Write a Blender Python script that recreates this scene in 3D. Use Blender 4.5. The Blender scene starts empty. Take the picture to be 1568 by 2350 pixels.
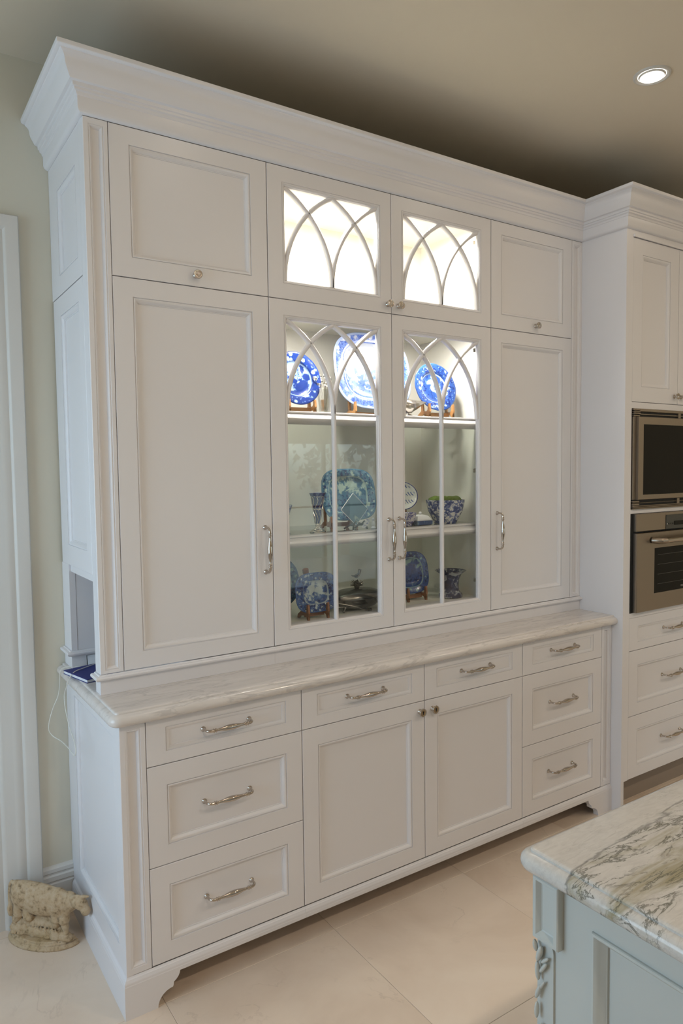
import bpy, bmesh, math, random
from mathutils import Vector, Matrix
random.seed(7)
S = bpy.context.scene
COL = S.collection
PI = math.pi

# ------------------------------------------------------------------ camera
cam_d = bpy.data.cameras.new('camera')
cam = bpy.data.objects.new('camera', cam_d)
COL.objects.link(cam)
S.camera = cam
cam_d.sensor_fit = 'VERTICAL'
cam_d.sensor_height = 24.0
cam_d.lens = 1640.5 / 2350 * 24.0
cam_d.clip_start = 0.02
_yaw, _pitch, _roll = 0.58575089, -0.05927215, -0.01222499
_fw = Vector((math.sin(_yaw) * math.cos(_pitch), math.cos(_yaw) * math.cos(_pitch), math.sin(_pitch)))
_r = Vector((math.cos(_yaw), -math.sin(_yaw), 0))
_u = _r.cross(_fw)
_r2 = _r * math.cos(_roll) + _u * math.sin(_roll)
_u2 = -_r * math.sin(_roll) + _u * math.cos(_roll)
cam.matrix_world = Matrix(((_r2.x, _u2.x, -_fw.x, -0.56146), (_r2.y, _u2.y, -_fw.y, -2.16915),
                           (_r2.z, _u2.z, -_fw.z, 1.57303), (0, 0, 0, 1)))

# ------------------------------------------------------------------ world, lights, exposure
SKY = 2.6
W = bpy.data.worlds.new('sky'); S.world = W; W.use_nodes = True
wn = W.node_tree; wn.nodes.clear()
_tc = wn.nodes.new('ShaderNodeTexCoord'); _sp = wn.nodes.new('ShaderNodeSeparateXYZ')
_rp = wn.nodes.new('ShaderNodeValToRGB'); _bg = wn.nodes.new('ShaderNodeBackground'); _wo = wn.nodes.new('ShaderNodeOutputWorld')
_mr = wn.nodes.new('ShaderNodeMapRange'); _mr.inputs[1].default_value = -1
wn.links.new(_tc.outputs['Generated'], _sp.inputs[0]); wn.links.new(_sp.outputs['Z'], _mr.inputs[0])
wn.links.new(_mr.outputs[0], _rp.inputs[0])
_e = _rp.color_ramp.elements
_e[0].position = 0.0; _e[0].color = (0.20, 0.25, 0.22, 1)
_e[1].position = 1.0; _e[1].color = (0.36, 0.60, 1.0, 1)
_m = _e.new(0.49); _m.color = (0.30, 0.40, 0.36, 1)
_m = _e.new(0.53); _m.color = (0.70, 0.92, 1.0, 1)
wn.links.new(_rp.outputs[0], _bg.inputs[0]); _bg.inputs[1].default_value = SKY
wn.links.new(_bg.outputs[0], _wo.inputs[0])

S.view_settings.view_transform = 'Standard'
S.view_settings.look = 'None'
S.view_settings.exposure = -0.42
S.view_settings.gamma = 1.0
S.view_settings.use_curve_mapping = False

# room dimensions
WB = 0.462           # back wall (behind the cabinets)
RX0, RX1, RY0, RH = -1.95, 6.0, -5.2, 2.95
LW = (-1.35, 0.25, 0.6, 2.4)      # opening in left wall: y0,y1,z0,z1
BW = (1.6, 5.4, 0.30, 1.95)        # opening in rear wall: x0,x1,z0,z1


def area(name, loc, rot, sx, sy, power, color, portal=False, shape='RECTANGLE', spread=PI):
    L = bpy.data.lights.new(name, 'AREA'); L.shape = shape; L.size = sx; L.size_y = sy
    L.energy = power; L.color = color; L.spread = spread
    if portal: L.cycles.is_portal = True
    o = bpy.data.objects.new(name, L); o.location = loc; o.rotation_euler = rot; COL.objects.link(o)
    return o

DAY = (0.56, 0.765, 1.0)
area('daylight_left', (RX0 - 0.25, (LW[0] + LW[1]) / 2, (LW[2] + LW[3]) / 2), (0, -PI / 2, 0), LW[3] - LW[2], LW[1] - LW[0], 56, DAY)
area('daylight_rear', ((BW[0] + BW[1]) / 2, RY0 - 0.25, (BW[2] + BW[3]) / 2), (PI / 2, 0, 0), BW[1] - BW[0], BW[3] - BW[2], 17, (0.95, 0.97, 1.0))

# ------------------------------------------------------------------ materials
MATS = {}

class NT:
    def __init__(s, name):
        s.m = bpy.data.materials.new(name); s.m.use_nodes = True
        s.t = s.m.node_tree; s.t.nodes.clear()
        s.out = s.t.nodes.new('ShaderNodeOutputMaterial')
    def n(s, typ, ins=None, **kw):
        nd = s.t.nodes.new('ShaderNode' + typ)
        for k, v in kw.items(): setattr(nd, k, v)
        if ins:
            for k, v in ins.items():
                i = nd.inputs[k]
                if isinstance(v, bpy.types.NodeSocket): s.t.links.new(v, i)
                else: i.default_value = v
        return nd
    def math(s, op, a, b=None, c=None, clamp=False):
        d = {0: a}
        if b is not None: d[1] = b
        if c is not None: d[2] = c
        nd = s.n('Math', d, operation=op); nd.use_clamp = clamp
        return nd.outputs[0]
    def mix(s, f, a, b):
        nd = s.t.nodes.new('ShaderNodeMix'); nd.data_type = 'RGBA'
        for sock, v in ((nd.inputs[0], f), (nd.inputs[6], a), (nd.inputs[7], b)):
            if isinstance(v, bpy.types.NodeSocket): s.t.links.new(v, sock)
            else: sock.default_value = v if not isinstance(v, tuple) or len(v) == 4 else (*v, 1)
        return nd.outputs[2]
    def ramp(s, f, stops):
        nd = s.t.nodes.new('ShaderNodeValToRGB'); s.t.links.new(f, nd.inputs[0])
        e = nd.color_ramp.elements
        e[0].position = stops[0][0]; e[0].color = (*stops[0][1], 1)
        e[1].position = stops[-1][0]; e[1].color = (*stops[-1][1], 1)
        for p, c in stops[1:-1]:
            q = e.new(p); q.color = (*c, 1)
        return nd.outputs[0]
    def step(s, v, lo, hi):
        nd = s.n('MapRange', {0: v, 1: lo, 2: hi, 3: 0.0, 4: 1.0}, interpolation_type='SMOOTHSTEP'); return nd.outputs[0]
    def noise(s, vec, scale, detail=4, rough=0.55, dist=0.0):
        return s.n('TexNoise', {'Vector': vec, 'Scale': scale, 'Detail': detail, 'Roughness': rough, 'Distortion': dist}).outputs[0]
    def bsdf(s, **ins):
        b = s.t.nodes.new('ShaderNodeBsdfPrincipled')
        for k, v in ins.items():
            i = b.inputs[k.replace('_', ' ')]
            if isinstance(v, bpy.types.NodeSocket): s.t.links.new(v, i)
            else: i.default_value = (*v, 1) if isinstance(v, tuple) and len(v) == 3 and i.type == 'RGBA' else v
        s.t.links.new(b.outputs[0], s.out.inputs[0]); return b
    def obj(s): return s.n('TexCoord').outputs['Object']
    def pos(s): return s.n('NewGeometry').outputs['Position']
    def bump(s, h, strength, dist=0.002):
        return s.n('Bump', {'Height': h, 'Strength': strength, 'Distance': dist}).outputs[0]


def paint(name, c, rough=0.45, var=0.02, bump=0.0, scale=3.0):
    t = NT(name); p = t.pos()
    f = t.noise(p, scale, 3)
    c2 = tuple(max(0, x * (1 - var * 2)) for x in c)
    col = t.mix(f, (*c2, 1), (*c, 1))
    kw = {}
    if bump: kw['Normal'] = t.bump(t.noise(p, 180, 3), bump, 0.001)
    t.bsdf(Base_Color=col, Roughness=rough, **kw); return t.m

M = MATS
M['cab'] = paint('white_cabinet_paint', (0.77, 0.75, 0.765), 0.34, 0.012)
M['inside'] = paint('cabinet_interior_paint', (0.84, 0.82, 0.75), 0.5, 0.01)
M['wall'] = paint('wall_paint', (0.67, 0.635, 0.53), 0.85, 0.02, 0.05)
M['ceil'] = paint('ceiling_paint', (0.72, 0.645, 0.52), 0.9, 0.02, 0.05)
M['trim'] = paint('trim_paint', (0.64, 0.62, 0.585), 0.4, 0.01)
M['island'] = paint('island_paint', (0.52, 0.545, 0.525), 0.4, 0.01)
M['dark'] = paint('tablet_shell_black', (0.03, 0.028, 0.026), 0.6)  # own near-black colour of the tablet's shell
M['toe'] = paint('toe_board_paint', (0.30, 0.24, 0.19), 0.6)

def metal(name, c, rough, aniso=0.0, var=0.0):
    t = NT(name); kw = {}
    if var:
        v = t.n('Mapping', {'Vector': t.pos(), 'Scale': (4, 4, 900)}).outputs[0]
        kw['Normal'] = t.bump(t.noise(v, 1.0, 2), var, 0.0005)
    t.bsdf(Base_Color=c, Metallic=1.0, Roughness=rough, **kw); return t.m
M['nickel'] = metal('polished_nickel', (0.54, 0.49, 0.44), 0.11)
M['silver'] = metal('tarnished_silver', (0.58, 0.54, 0.48), 0.2)
M['pewter'] = metal('dark_pewter', (0.26, 0.25, 0.23), 0.24)
M['steel'] = metal('brushed_steel', (0.34, 0.285, 0.23), 0.34, var=0.12)
M['brass'] = metal('aged_brass', (0.62, 0.45, 0.28), 0.3)

def plain(name, c, rough=0.5, **kw):
    t = NT(name); p = t.pos(); f = t.noise(p, 25, 3)
    col = t.mix(f, (*[x * 0.9 for x in c], 1), (*c, 1))
    t.bsdf(Base_Color=col, Roughness=rough, **kw); return t.m
M['black_glass'] = plain('black_appliance_glass', (0.010, 0.009, 0.007), 0.08, Specular_IOR_Level=0.12)
M['grey_glass'] = plain('grey_display_glass', (0.05, 0.05, 0.045), 0.12)
M['rack'] = plain('oven_rack_grey', (0.10, 0.095, 0.085), 0.4)
M['print'] = plain('printed_grey_letters', (0.42, 0.40, 0.37), 0.5)
M['vent'] = plain('vent_black', (0.006, 0.006, 0.006), 0.6)
M['hole'] = plain('keyhole_black', (0.01, 0.01, 0.01), 0.6)
M['navy'] = plain('navy_cover', (0.012, 0.022, 0.20), 0.55)
M['paper'] = plain('white_paper', (0.80, 0.81, 0.84), 0.7)
M['cord'] = plain('white_cord', (0.74, 0.74, 0.68), 0.5)
M['moss'] = plain('green_moss', (0.10, 0.16, 0.02), 0.95)
M['darkwood'] = plain('black_stand_wood', (0.02, 0.018, 0.016), 0.35)
M['cobalt'] = plain('cobalt_glass', (0.004, 0.006, 0.12), 0.08, Specular_IOR_Level=0.2)
M['leaf'] = plain('garden_leaves', (0.06, 0.13, 0.04), 0.8)
M['lawn'] = plain('garden_lawn', (0.12, 0.17, 0.07), 0.9)

def wood(name, a, b):
    t = NT(name); v = t.n('Mapping', {'Vector': t.pos(), 'Scale': (12, 12, 90)}).outputs[0]
    f = t.noise(v, 1.0, 4)
    t.bsdf(Base_Color=t.ramp(f, [(0.3, a), (0.7, b)]), Roughness=0.4); return t.m
M['oak'] = wood('honey_oak', (0.36, 0.16, 0.05), (0.56, 0.29, 0.11))
M['walnut'] = wood('reddish_walnut', (0.20, 0.075, 0.025), (0.36, 0.15, 0.055))

def glass(name, tint=(0.985, 0.992, 0.987), base=0.0):
    t = NT(name)
    fc = t.n('LayerWeight', {'Blend': 0.5}).outputs['Facing']      # Schlick, the same from both sides of the sheet
    f = t.math('ADD', t.math('MULTIPLY', t.math('POWER', fc, 5.0), 0.96), base + 0.038, clamp=True)
    tr = t.n('BsdfTransparent', {0: (*tint, 1)}).outputs[0]
    gl = t.n('BsdfGlossy', {0: (1, 1, 1, 1), 'Roughness': 0.01}).outputs[0]
    mx = t.n('MixShader', {0: f, 1: tr, 2: gl})
    t.t.links.new(mx.outputs[0], t.out.inputs[0]); return t.m
M['pane'] = glass('clear_door_glass')
M['shelfglass'] = glass('shelf_glass', (0.68, 0.71, 0.69), 0.0)
M['crystal'] = glass('cut_crystal', (0.90, 0.92, 0.92), 0.22)

def emit(name, c, s):
    t = NT(name); e = t.n('Emission', {0: (*c, 1), 1: s}); t.t.links.new(e.outputs[0], t.out.inputs[0]); return t.m
M['bulb'] = emit('lit_lamp_lens', (1.0, 0.93, 0.82), 12.0)

def counter_mat(name, base, vein, amt):
    t = NT(name); p = t.pos()
    v = t.n('Mapping', {'Vector': p, 'Scale': (1.2, 7.0, 7.0)}).outputs[0]
    n1 = t.noise(v, 2.2, 7, 0.6, 0.6); n2 = t.noise(v, 6.0, 5, 0.6, 0.4)
    th = t.math('ABSOLUTE', t.math('SUBTRACT', n1, 0.5))
    line = t.math('SUBTRACT', 1.0, t.step(th, 0.0, 0.028), clamp=True)
    c = t.mix(t.step(n2, 0.3, 0.75), (*base, 1), tuple(x * 0.90 for x in base) + (1,))
    c = t.mix(t.math('MULTIPLY', line, amt), c, (*vein, 1))
    t.bsdf(Base_Color=c, Roughness=0.13); return t.m
M['quartz'] = counter_mat('white_quartzite', (0.70, 0.65, 0.615), (0.36, 0.33, 0.32), 0.35)

def island_marble():
    t = NT('veined_marble'); p = t.pos()
    sep = t.n('SeparateXYZ', {0: p})
    v = t.n('Mapping', {'Vector': p, 'Rotation': (0, 0, 0.52), 'Scale': (2.6, 10.0, 10.0)}).outputs[0]
    wob = t.noise(v, 1.4, 5, 0.6)
    yy = t.math('ADD', sep.outputs['Y'], t.math('MULTIPLY', t.math('SUBTRACT', wob, 0.5), 0.10))
    yy = t.math('SUBTRACT', yy, t.math('MULTIPLY', t.math('SUBTRACT', sep.outputs['X'], 0.39), 0.07))
    upper = t.math('SUBTRACT', 1.0, t.step(yy, -1.412, -1.404), clamp=True)
    lower = t.step(yy, -1.60, -1.565)
    mask = t.math('MULTIPLY', upper, lower)
    n1 = t.noise(v, 2.8, 9, 0.66, 0.5)
    th = t.math('ABSOLUTE', t.math('SUBTRACT', n1, 0.5))
    vein = t.math('SUBTRACT', 1.0, t.step(th, 0.0, 0.035), clamp=True)
    n2 = t.noise(v, 1.3, 6, 0.6, 0.8)
    ol = t.step(n2, 0.46, 0.66)
    n3 = t.noise(v, 9.0, 6, 0.6, 1.0)
    white = t.mix(t.step(n3, 0.3, 0.8), (0.62, 0.60, 0.57, 1), (0.52, 0.50, 0.475, 1))
    c = t.mix(t.math('MULTIPLY', t.math('MULTIPLY', mask, ol), 0.85), white, (0.27, 0.235, 0.12, 1))
    c = t.mix(t.math('MULTIPLY', t.math('MULTIPLY', t.math('MULTIPLY', mask, vein), t.step(t.noise(v, 2.1, 3), 0.32, 0.52)), 0.85), c, (0.10, 0.10, 0.075, 1))
    eh = t.math('SUBTRACT', 1.0, t.step(t.math('ABSOLUTE', t.math('ADD', yy, 1.408)), 0.0, 0.006), clamp=True)
    c = t.mix(t.math('MULTIPLY', eh, 0.6), c, (0.13, 0.13, 0.12, 1))
    faint = t.math('SUBTRACT', 1.0, t.step(t.math('ABSOLUTE', t.math('SUBTRACT', n2, 0.47)), 0.0, 0.012), clamp=True)
    c = t.mix(t.math('MULTIPLY', faint, 0.25), c, (0.35, 0.33, 0.31, 1))
    t.bsdf(Base_Color=c, Roughness=0.14); return t.m
M['marble'] = island_marble()

def tile_mat():
    t = NT('cream_marble_tile'); p = t.pos()
    rnd = t.n('ObjectInfo').outputs['Random']
    off = t.n('CombineXYZ', {0: t.math('MULTIPLY', rnd, 17.0), 1: t.math('MULTIPLY', rnd, 9.0), 2: 0.0}).outputs[0]
    v = t.n('VectorMath', {0: p, 1: off}, operation='ADD').outputs[0]
    n1 = t.noise(v, 2.2, 7, 0.6, 0.5); n2 = t.noise(v, 1.1, 6, 0.62, 2.0)
    c = t.ramp(n1, [(0.25, (0.65, 0.515, 0.40)), (0.5, (0.75, 0.62, 0.50)), (0.78, (0.83, 0.71, 0.59))])
    th = t.math('ABSOLUTE', t.math('SUBTRACT', n2, 0.5))
    line = t.math('SUBTRACT', 1.0, t.step(th, 0.0, 0.010), clamp=True)
    brk = t.step(t.noise(v, 5.0, 3), 0.45, 0.7)
    c = t.mix(t.math('MULTIPLY', t.math('MULTIPLY', line, brk), 0.4), c, (0.48, 0.38, 0.30, 1))
    c = t.mix(t.math('MULTIPLY', rnd, 0.18), c, (0.60, 0.48, 0.38, 1))
    t.bsdf(Base_Color=c, Roughness=0.32); return t.m
M['tile'] = tile_mat()
M['grout'] = plain('beige_grout', (0.42, 0.34, 0.27), 0.9)

def cow_mat():
    t = NT('weathered_cast_iron'); p = t.obj()
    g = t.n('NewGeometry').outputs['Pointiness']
    n1 = t.noise(p, 60, 6, 0.65); n2 = t.noise(p, 9, 4)
    c = t.ramp(n1, [(0.30, (0.17, 0.115, 0.055)), (0.46, (0.46, 0.335, 0.20)), (0.75, (0.54, 0.43, 0.30))])
    c = t.mix(t.math('MULTIPLY', t.step(n2, 0.5, 0.75), 0.4), c, (0.40, 0.29, 0.13, 1))
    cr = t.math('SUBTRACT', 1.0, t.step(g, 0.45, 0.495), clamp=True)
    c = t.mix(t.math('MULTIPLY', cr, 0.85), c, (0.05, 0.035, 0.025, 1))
    t.bsdf(Base_Color=c, Roughness=0.75, Normal=t.bump(t.noise(p, 220, 4), 0.5, 0.002)); return t.m
M['cow'] = cow_mat()

def blueware(name, a, b, n, dark, mid, light, rim=0.66, fl=42.0, centre=0.5, rimlight=0.35, seed=0.0, edge=None, whiteband=True):
    """blue transfer-ware pattern in the plate's own X/Z plane"""
    t = NT(name); o = t.obj(); s = t.n('SeparateXYZ', {0: o})
    px = t.math('POWER', t.math('ABSOLUTE', t.math('DIVIDE', s.outputs[0], a)), n)
    pz = t.math('POWER', t.math('ABSOLUTE', t.math('DIVIDE', s.outputs[2], b)), n)
    r = t.math('POWER', t.math('ADD', px, pz), 1.0 / n)
    v = t.n('VectorMath', {0: o, 1: (seed, seed * 0.7, seed * 1.3)}, operation='ADD').outputs[0]
    wob = t.n('TexNoise', {'Vector': v, 'Scale': 60.0, 'Detail': 3.0}).outputs[1]
    v2 = t.n('VectorMath', {0: v, 1: t.n('VectorMath', {0: wob, 'Scale': 0.012}, operation='SCALE').outputs[0]}, operation='ADD').outputs[0]
    vo = t.n('TexVoronoi', {'Vector': v2, 'Scale': fl}).outputs['Distance']
    vo2 = t.n('TexVoronoi', {'Vector': v2, 'Scale': fl * 2.4}).outputs['Distance']
    big = t.noise(v, 26, 5, 0.65, 0.4); fine = t.noise(v, 95, 3, 0.6)
    L, D, Mi = (*light, 1), (*dark, 1), (*mid, 1)
    flower = t.math('SUBTRACT', 1.0, t.step(vo, 0.24, 0.36), clamp=True)
    spec = t.math('SUBTRACT', 1.0, t.step(vo2, 0.16, 0.30), clamp=True)
    c_r = t.mix(t.step(fine, 0.48, 0.60), Mi, D)
    c_r = t.mix(t.math('MULTIPLY', flower, t.step(big, 0.36, 0.46)), c_r, L)
    c_r = t.mix(t.math('MULTIPLY', spec, rimlight), c_r, L)
    c_r = t.mix(t.math('MULTIPLY', t.step(fine, 0.57, 0.62), flower), c_r, Mi)
    cz = t.math('ADD', big, t.math('MULTIPLY', s.outputs[2], -1.2))
    c_c = t.mix(t.step(cz, centre - 0.05, centre + 0.05), L, Mi)
    c_c = t.mix(t.math('MULTIPLY', t.step(fine, 0.52, 0.62), t.step(cz, centre, centre + 0.12)), c_c, D)
    inr = t.step(r, rim - 0.01, rim + 0.01)
    c = t.mix(inr, c_c, c_r)
    band = t.math('SUBTRACT', 1.0, t.step(t.math('ABSOLUTE', t.math('SUBTRACT', r, rim)), 0.012, 0.028), clamp=True)
    if whiteband: c = t.mix(t.math('MULTIPLY', band, 0.8), c, L)
    eo = t.step(r, 0.93, 0.95)
    c = t.mix(t.math('MULTIPLY', eo, 0.9), c, (*(edge or mid), 1))
    back = t.step(s.outputs[1], 0.0145, 0.016)
    t.bsdf(Base_Color=c, Roughness=0.16); return t.m

def pottery(name, dark, mid, light, fl=40, thr=0.5, seed=0.0):
    t = NT(name); o = t.obj()
    v = t.n('VectorMath', {0: o, 1: (seed, seed, seed)}, operation='ADD').outputs[0]
    a = t.noise(v, fl, 5, 0.65, 0.8); b = t.n('TexVoronoi', {'Vector': v, 'Scale': fl * 1.5}).outputs['Distance']
    c = t.mix(t.step(a, thr - 0.04, thr + 0.04), (*light, 1), (*mid, 1))
    c = t.mix(t.math('MULTIPLY', t.step(a, thr + 0.04, thr + 0.1), 0.9), c, (*dark, 1))
    c = t.mix(t.math('MULTIPLY', t.math('SUBTRACT', 1.0, t.step(b, 0.12, 0.24), clamp=True), 0.5), c, (*light, 1))
    t.bsdf(Base_Color=c, Roughness=0.18); return t.m

# ------------------------------------------------------------------ builders
ORG = {}

def mk(name, bm, mat, parent=None, smooth=False, keep=False, loc=None):
    """link a bmesh as one object; its origin goes to the foot of its box"""
    bmesh.ops.recalc_face_normals(bm, faces=bm.faces)
    po = ORG.get(parent.name, Vector()) if parent else Vector()
    if keep: org = po.copy() if parent else Vector()
    else:
        xs = [v.co.x for v in bm.verts]; ys = [v.co.y for v in bm.verts]; zs = [v.co.z for v in bm.verts]
        org = Vector(((min(xs) + max(xs)) / 2, (min(ys) + max(ys)) / 2, min(zs)))
    bmesh.ops.translate(bm, verts=bm.verts, vec=-org)
    me = bpy.data.meshes.new(name); bm.to_mesh(me); bm.free()
    mats = mat if isinstance(mat, (list, tuple)) else [mat]
    for m_ in mats: me.materials.append(MATS[m_] if isinstance(m_, str) else m_)
    if smooth:
        for p in me.polygons: p.use_smooth = True
        if smooth != 'all':
            try: me.set_sharp_from_angle(angle=math.radians(smooth if smooth is not True else 40))
            except Exception: pass
    o = bpy.data.objects.new(name, me); COL.objects.link(o)
    o.location = org - po
    if parent: o.parent = parent
    ORG[o.name] = org
    return o

def thing(name, label, cat, loc, group=None, rot=None, local=False):
    o = bpy.data.objects.new(name, None); COL.objects.link(o)
    o.empty_display_size = 0.05; o.location = loc
    if rot: o.rotation_euler = rot
    o['label'] = label; o['category'] = cat
    if group: o['group'] = group
    ORG[o.name] = Vector() if local else Vector(loc)
    return o

def tag(o, label, cat, group=None):
    o['label'] = label; o['category'] = cat
    if group: o['group'] = group
    return o

def struct(o): o['kind'] = 'structure'; return o
def part_label(o, l): o['label'] = l; return o

def child_copy(src, parent, world, name=None):
    c = src.copy(); COL.objects.link(c)
    if name: c.name = name
    c.parent = parent; c.location = Vector(world) - ORG[parent.name]
    ORG[c.name] = Vector(world)
    return c

def box(bm, x0, x1, y0, y1, z0, z1, bev=0.0, seg=1):
    r = bmesh.ops.create_cube(bm, size=1.0)
    vs = r['verts']
    for v in vs:
        v.co = Vector((x0 + (v.co.x + .5) * (x1 - x0), y0 + (v.co.y + .5) * (y1 - y0), z0 + (v.co.z + .5) * (z1 - z0)))
    if bev:
        es = list({e for v in vs for e in v.link_edges})
        bmesh.ops.bevel(bm, geom=es, offset=bev, segments=seg, affect='EDGES', profile=0.5)
    return bm

def bx(*a, **k): return box(bmesh.new(), *a, **k)

FRONT = lambda y0: (lambda a, b, d: Vector((a, y0 + d, b)))       # surface facing -Y
LEFT = lambda x0: (lambda a, b, d: Vector((x0 + d, a, b)))        # surface facing -X

def loops(bm, F, rects, cap_last=False, cap_first=False):
    rows = []
    for (a0, a1, b0, b1, d) in rects:
        rows.append([bm.verts.new(F(a, b, d)) for a, b in ((a0, b0), (a1, b0), (a1, b1), (a0, b1))])
    for r0, r1 in zip(rows, rows[1:]):
        for i in range(4):
            j = (i + 1) % 4
            bm.faces.new((r0[i], r0[j], r1[j], r1[i]))
    if cap_last: bm.faces.new(rows[-1])
    if cap_first: bm.faces.new(rows[0])
    return rows

def ins(r, m): return (r[0] + m, r[1] - m, r[2] + m, r[3] - m)

# moulding profile: (inset from outer edge, depth below the frame face)
MOLD = [(0, 0), (0.0006, 0.0032), (0.0022, 0.0034), (0.0030, 0.0012), (0.0052, 0.0006), (0.0078, 0.0018),
        (0.0105, 0.0038), (0.0130, 0.0064), (0.0150, 0.0078), (0.0155, 0.0094), (0.0178, 0.0097), (0.0183, 0.0116)]
MOLD_FLAT = [(0, 0), (0.0006, 0.003), (0.0022, 0.003), (0.0030, 0.0015), (0.0060, 0.0018), (0.0100, 0.0042), (0.0125, 0.0052), (0.0130, 0.0070)]
FLUTE = [(0, 0), (0.0020, 0.0020), (0.0030, 0.0006), (0.0055, 0.0010), (0.0085, 0.0045), (0.0110, 0.0085), (0.0120, 0.0100)]
DT = 0.020

def frame(name, F, parent, R, P, depth=DT, chamfer=0.0012, mat='cab'):
    """door or drawer front: outer rect R, panel opening rect P (a0,a1,b0,b1)"""
    bm = bmesh.new()
    loops(bm, F, [(*R, depth), (*R, chamfer), (*ins(R, chamfer), 0), (*P, 0), (*P, depth * 0.85)])
    return mk(name, bm, mat, parent)

def panelled(name, F, parent, R, P, prof=MOLD, mat='cab', depth=DT, pname='panel', label=None):
    fr = frame(name, F, parent, R, P, depth, mat=mat)
    bm = bmesh.new(); loops(bm, F, [(*ins(P, i), d) for i, d in prof]); mk('molding', bm, mat, fr, smooth=35)
    i, d = prof[-1]
    bm = bmesh.new(); q = ins(P, i - 0.001)
    loops(bm, F, [(*q, d + 0.004), (*q, d)], cap_last=True, cap_first=True); mk(pname, bm, mat, fr)
    return fr

def sweep(bm, pts, radii, n=10, closed=False, caps=True, scale2=None):
    """round tube through pts with a radius per point; parallel transport frames"""
    pts = [Vector(p) for p in pts]
    rings = []; up = None
    for i, p in enumerate(pts):
        t = (pts[min(i + 1, len(pts) - 1)] - pts[max(i - 1, 0)]).normalized()
        if up is None:
            up = Vector((0, 0, 1)) if abs(t.z) < 0.9 else Vector((1, 0, 0))
        up = (up - t * up.dot(t)).normalized(); sd = t.cross(up)
        r = radii[i] if isinstance(radii, (list, tuple)) else radii
        rings.append([bm.verts.new(p + (up * math.cos(2 * PI * k / n) + sd * math.sin(2 * PI * k / n)) * r) for k in range(n)])
    for a, b in zip(rings, rings[1:]):
        for k in range(n):
            bm.faces.new((a[k], a[(k + 1) % n], b[(k + 1) % n], b[k]))
    if caps:
        bm.faces.new(rings[0]); bm.faces.new(rings[-1])
    return bm

def lathe(bm, prof, axis='Z', n=24, org=(0, 0, 0), sx=1.0, sy=1.0, caps=True):
    """prof: (radius, height) rings; axis Z (up) or Y- (pointing to -Y)"""
    org = Vector(org); rings = []
    for r, h in prof:
        ring = []
        for k in range(n):
            c, s = math.cos(2 * PI * k / n) * r, math.sin(2 * PI * k / n) * r
            ring.append(bm.verts.new(org + (Vector((c * sx, s * sy, h)) if axis == 'Z' else Vector((c, -h, s)))))
        rings.append(ring)
    for a, b in zip(rings, rings[1:]):
        for k in range(n): bm.faces.new((a[k], a[(k + 1) % n], b[(k + 1) % n], b[k]))
    if caps and prof[0][0] > 1e-6: bm.faces.new(rings[0])
    if caps and prof[-1][0] > 1e-6: bm.faces.new(rings[-1])
    bmesh.ops.remove_doubles(bm, verts=bm.verts, dist=1e-6)
    return bm

def smooth_pts(pts, sub=6):
    """Catmull-Rom through pts"""
    P = [Vector(p) for p in pts]; P = [P[0]] + P + [P[-1]]; out = []
    for i in range(1, len(P) - 2):
        for k in range(sub):
            t = k / sub
            a, b, c, d = P[i - 1], P[i], P[i + 1], P[i + 2]
            out.append(0.5 * ((2 * b) + (-a + c) * t + (2 * a - 5 * b + 4 * c - d) * t * t + (-a + 3 * b - 3 * c + d) * t ** 3))
    out.append(P[-2]); return out

def extrude_poly(bm, pts, F, d0, d1):
    """prism of outline pts [(a,b)] between depths d0 and d1"""
    A = [bm.verts.new(F(a, b, d0)) for a, b in pts]; B = [bm.verts.new(F(a, b, d1)) for a, b in pts]
    bm.faces.new(A); bm.faces.new(B[::-1])
    for i in range(len(pts)):
        j = (i + 1) % len(pts); bm.faces.new((A[i], A[j], B[j], B[i]))
    return bm

def run_profile(bm, path, prof, closed_ends=True):
    """sweep profile (out, z) along an XY path given as [(x, y, nx, ny)] where (nx,ny) is the mitred outward offset direction"""
    cols = []
    for (x, y, nx, ny) in path:
        cols.append([bm.verts.new((x + nx * o, y + ny * o, z)) for o, z in prof])
    for a, b in zip(cols, cols[1:]):
        for i in range(len(prof) - 1):
            bm.faces.new((a[i], a[i + 1], b[i + 1], b[i]))
    if closed_ends:
        for c in (cols[0], cols[-1]):
            try: bm.faces.new(c)
            except Exception: pass
    return bm

# ------------------------------------------------------------------ levels read from the photograph
X0, X1, X2, X3, X4, X5, X6 = 0.0, 0.0712, 0.5928, 1.1153, 1.6383, 2.1510, 2.2215
L1, L2, L3, L4, L5 = 0.0749, 0.5940, 1.1175, 1.6388, 2.1510
YL, YT = -0.177, -0.2324
ZT, ZM, ZB, ZC = 2.5995, 2.1567, 0.9618, 0.902
Z0, Z1, Z2, ZK = 0.1234, 0.4180, 0.7196, 0.8595
ZR = 2.7516
G = 0.0013

# ------------------------------------------------------------------ room shell
def wall_with_hole(name, axis, pos, thick, a0, a1, b1, hole, mat):
    """wall from several joined boxes around one opening; axis 'X' wall runs along X at y=pos"""
    bm = bmesh.new()
    h0, h1, z0, z1 = hole
    for (p, q, r, s) in ((a0, h0, 0, b1), (h1, a1, 0, b1), (h0, h1, z1, b1), (h0, h1, 0, z0)):
        if q - p < 1e-4 or s - r < 1e-4: continue
        if axis == 'X': box(bm, p, q, min(pos, pos + thick), max(pos, pos + thick), r, s)
        else: box(bm, min(pos, pos + thick), max(pos, pos + thick), p, q, r, s)
    return struct(mk(name, bm, mat))

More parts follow.
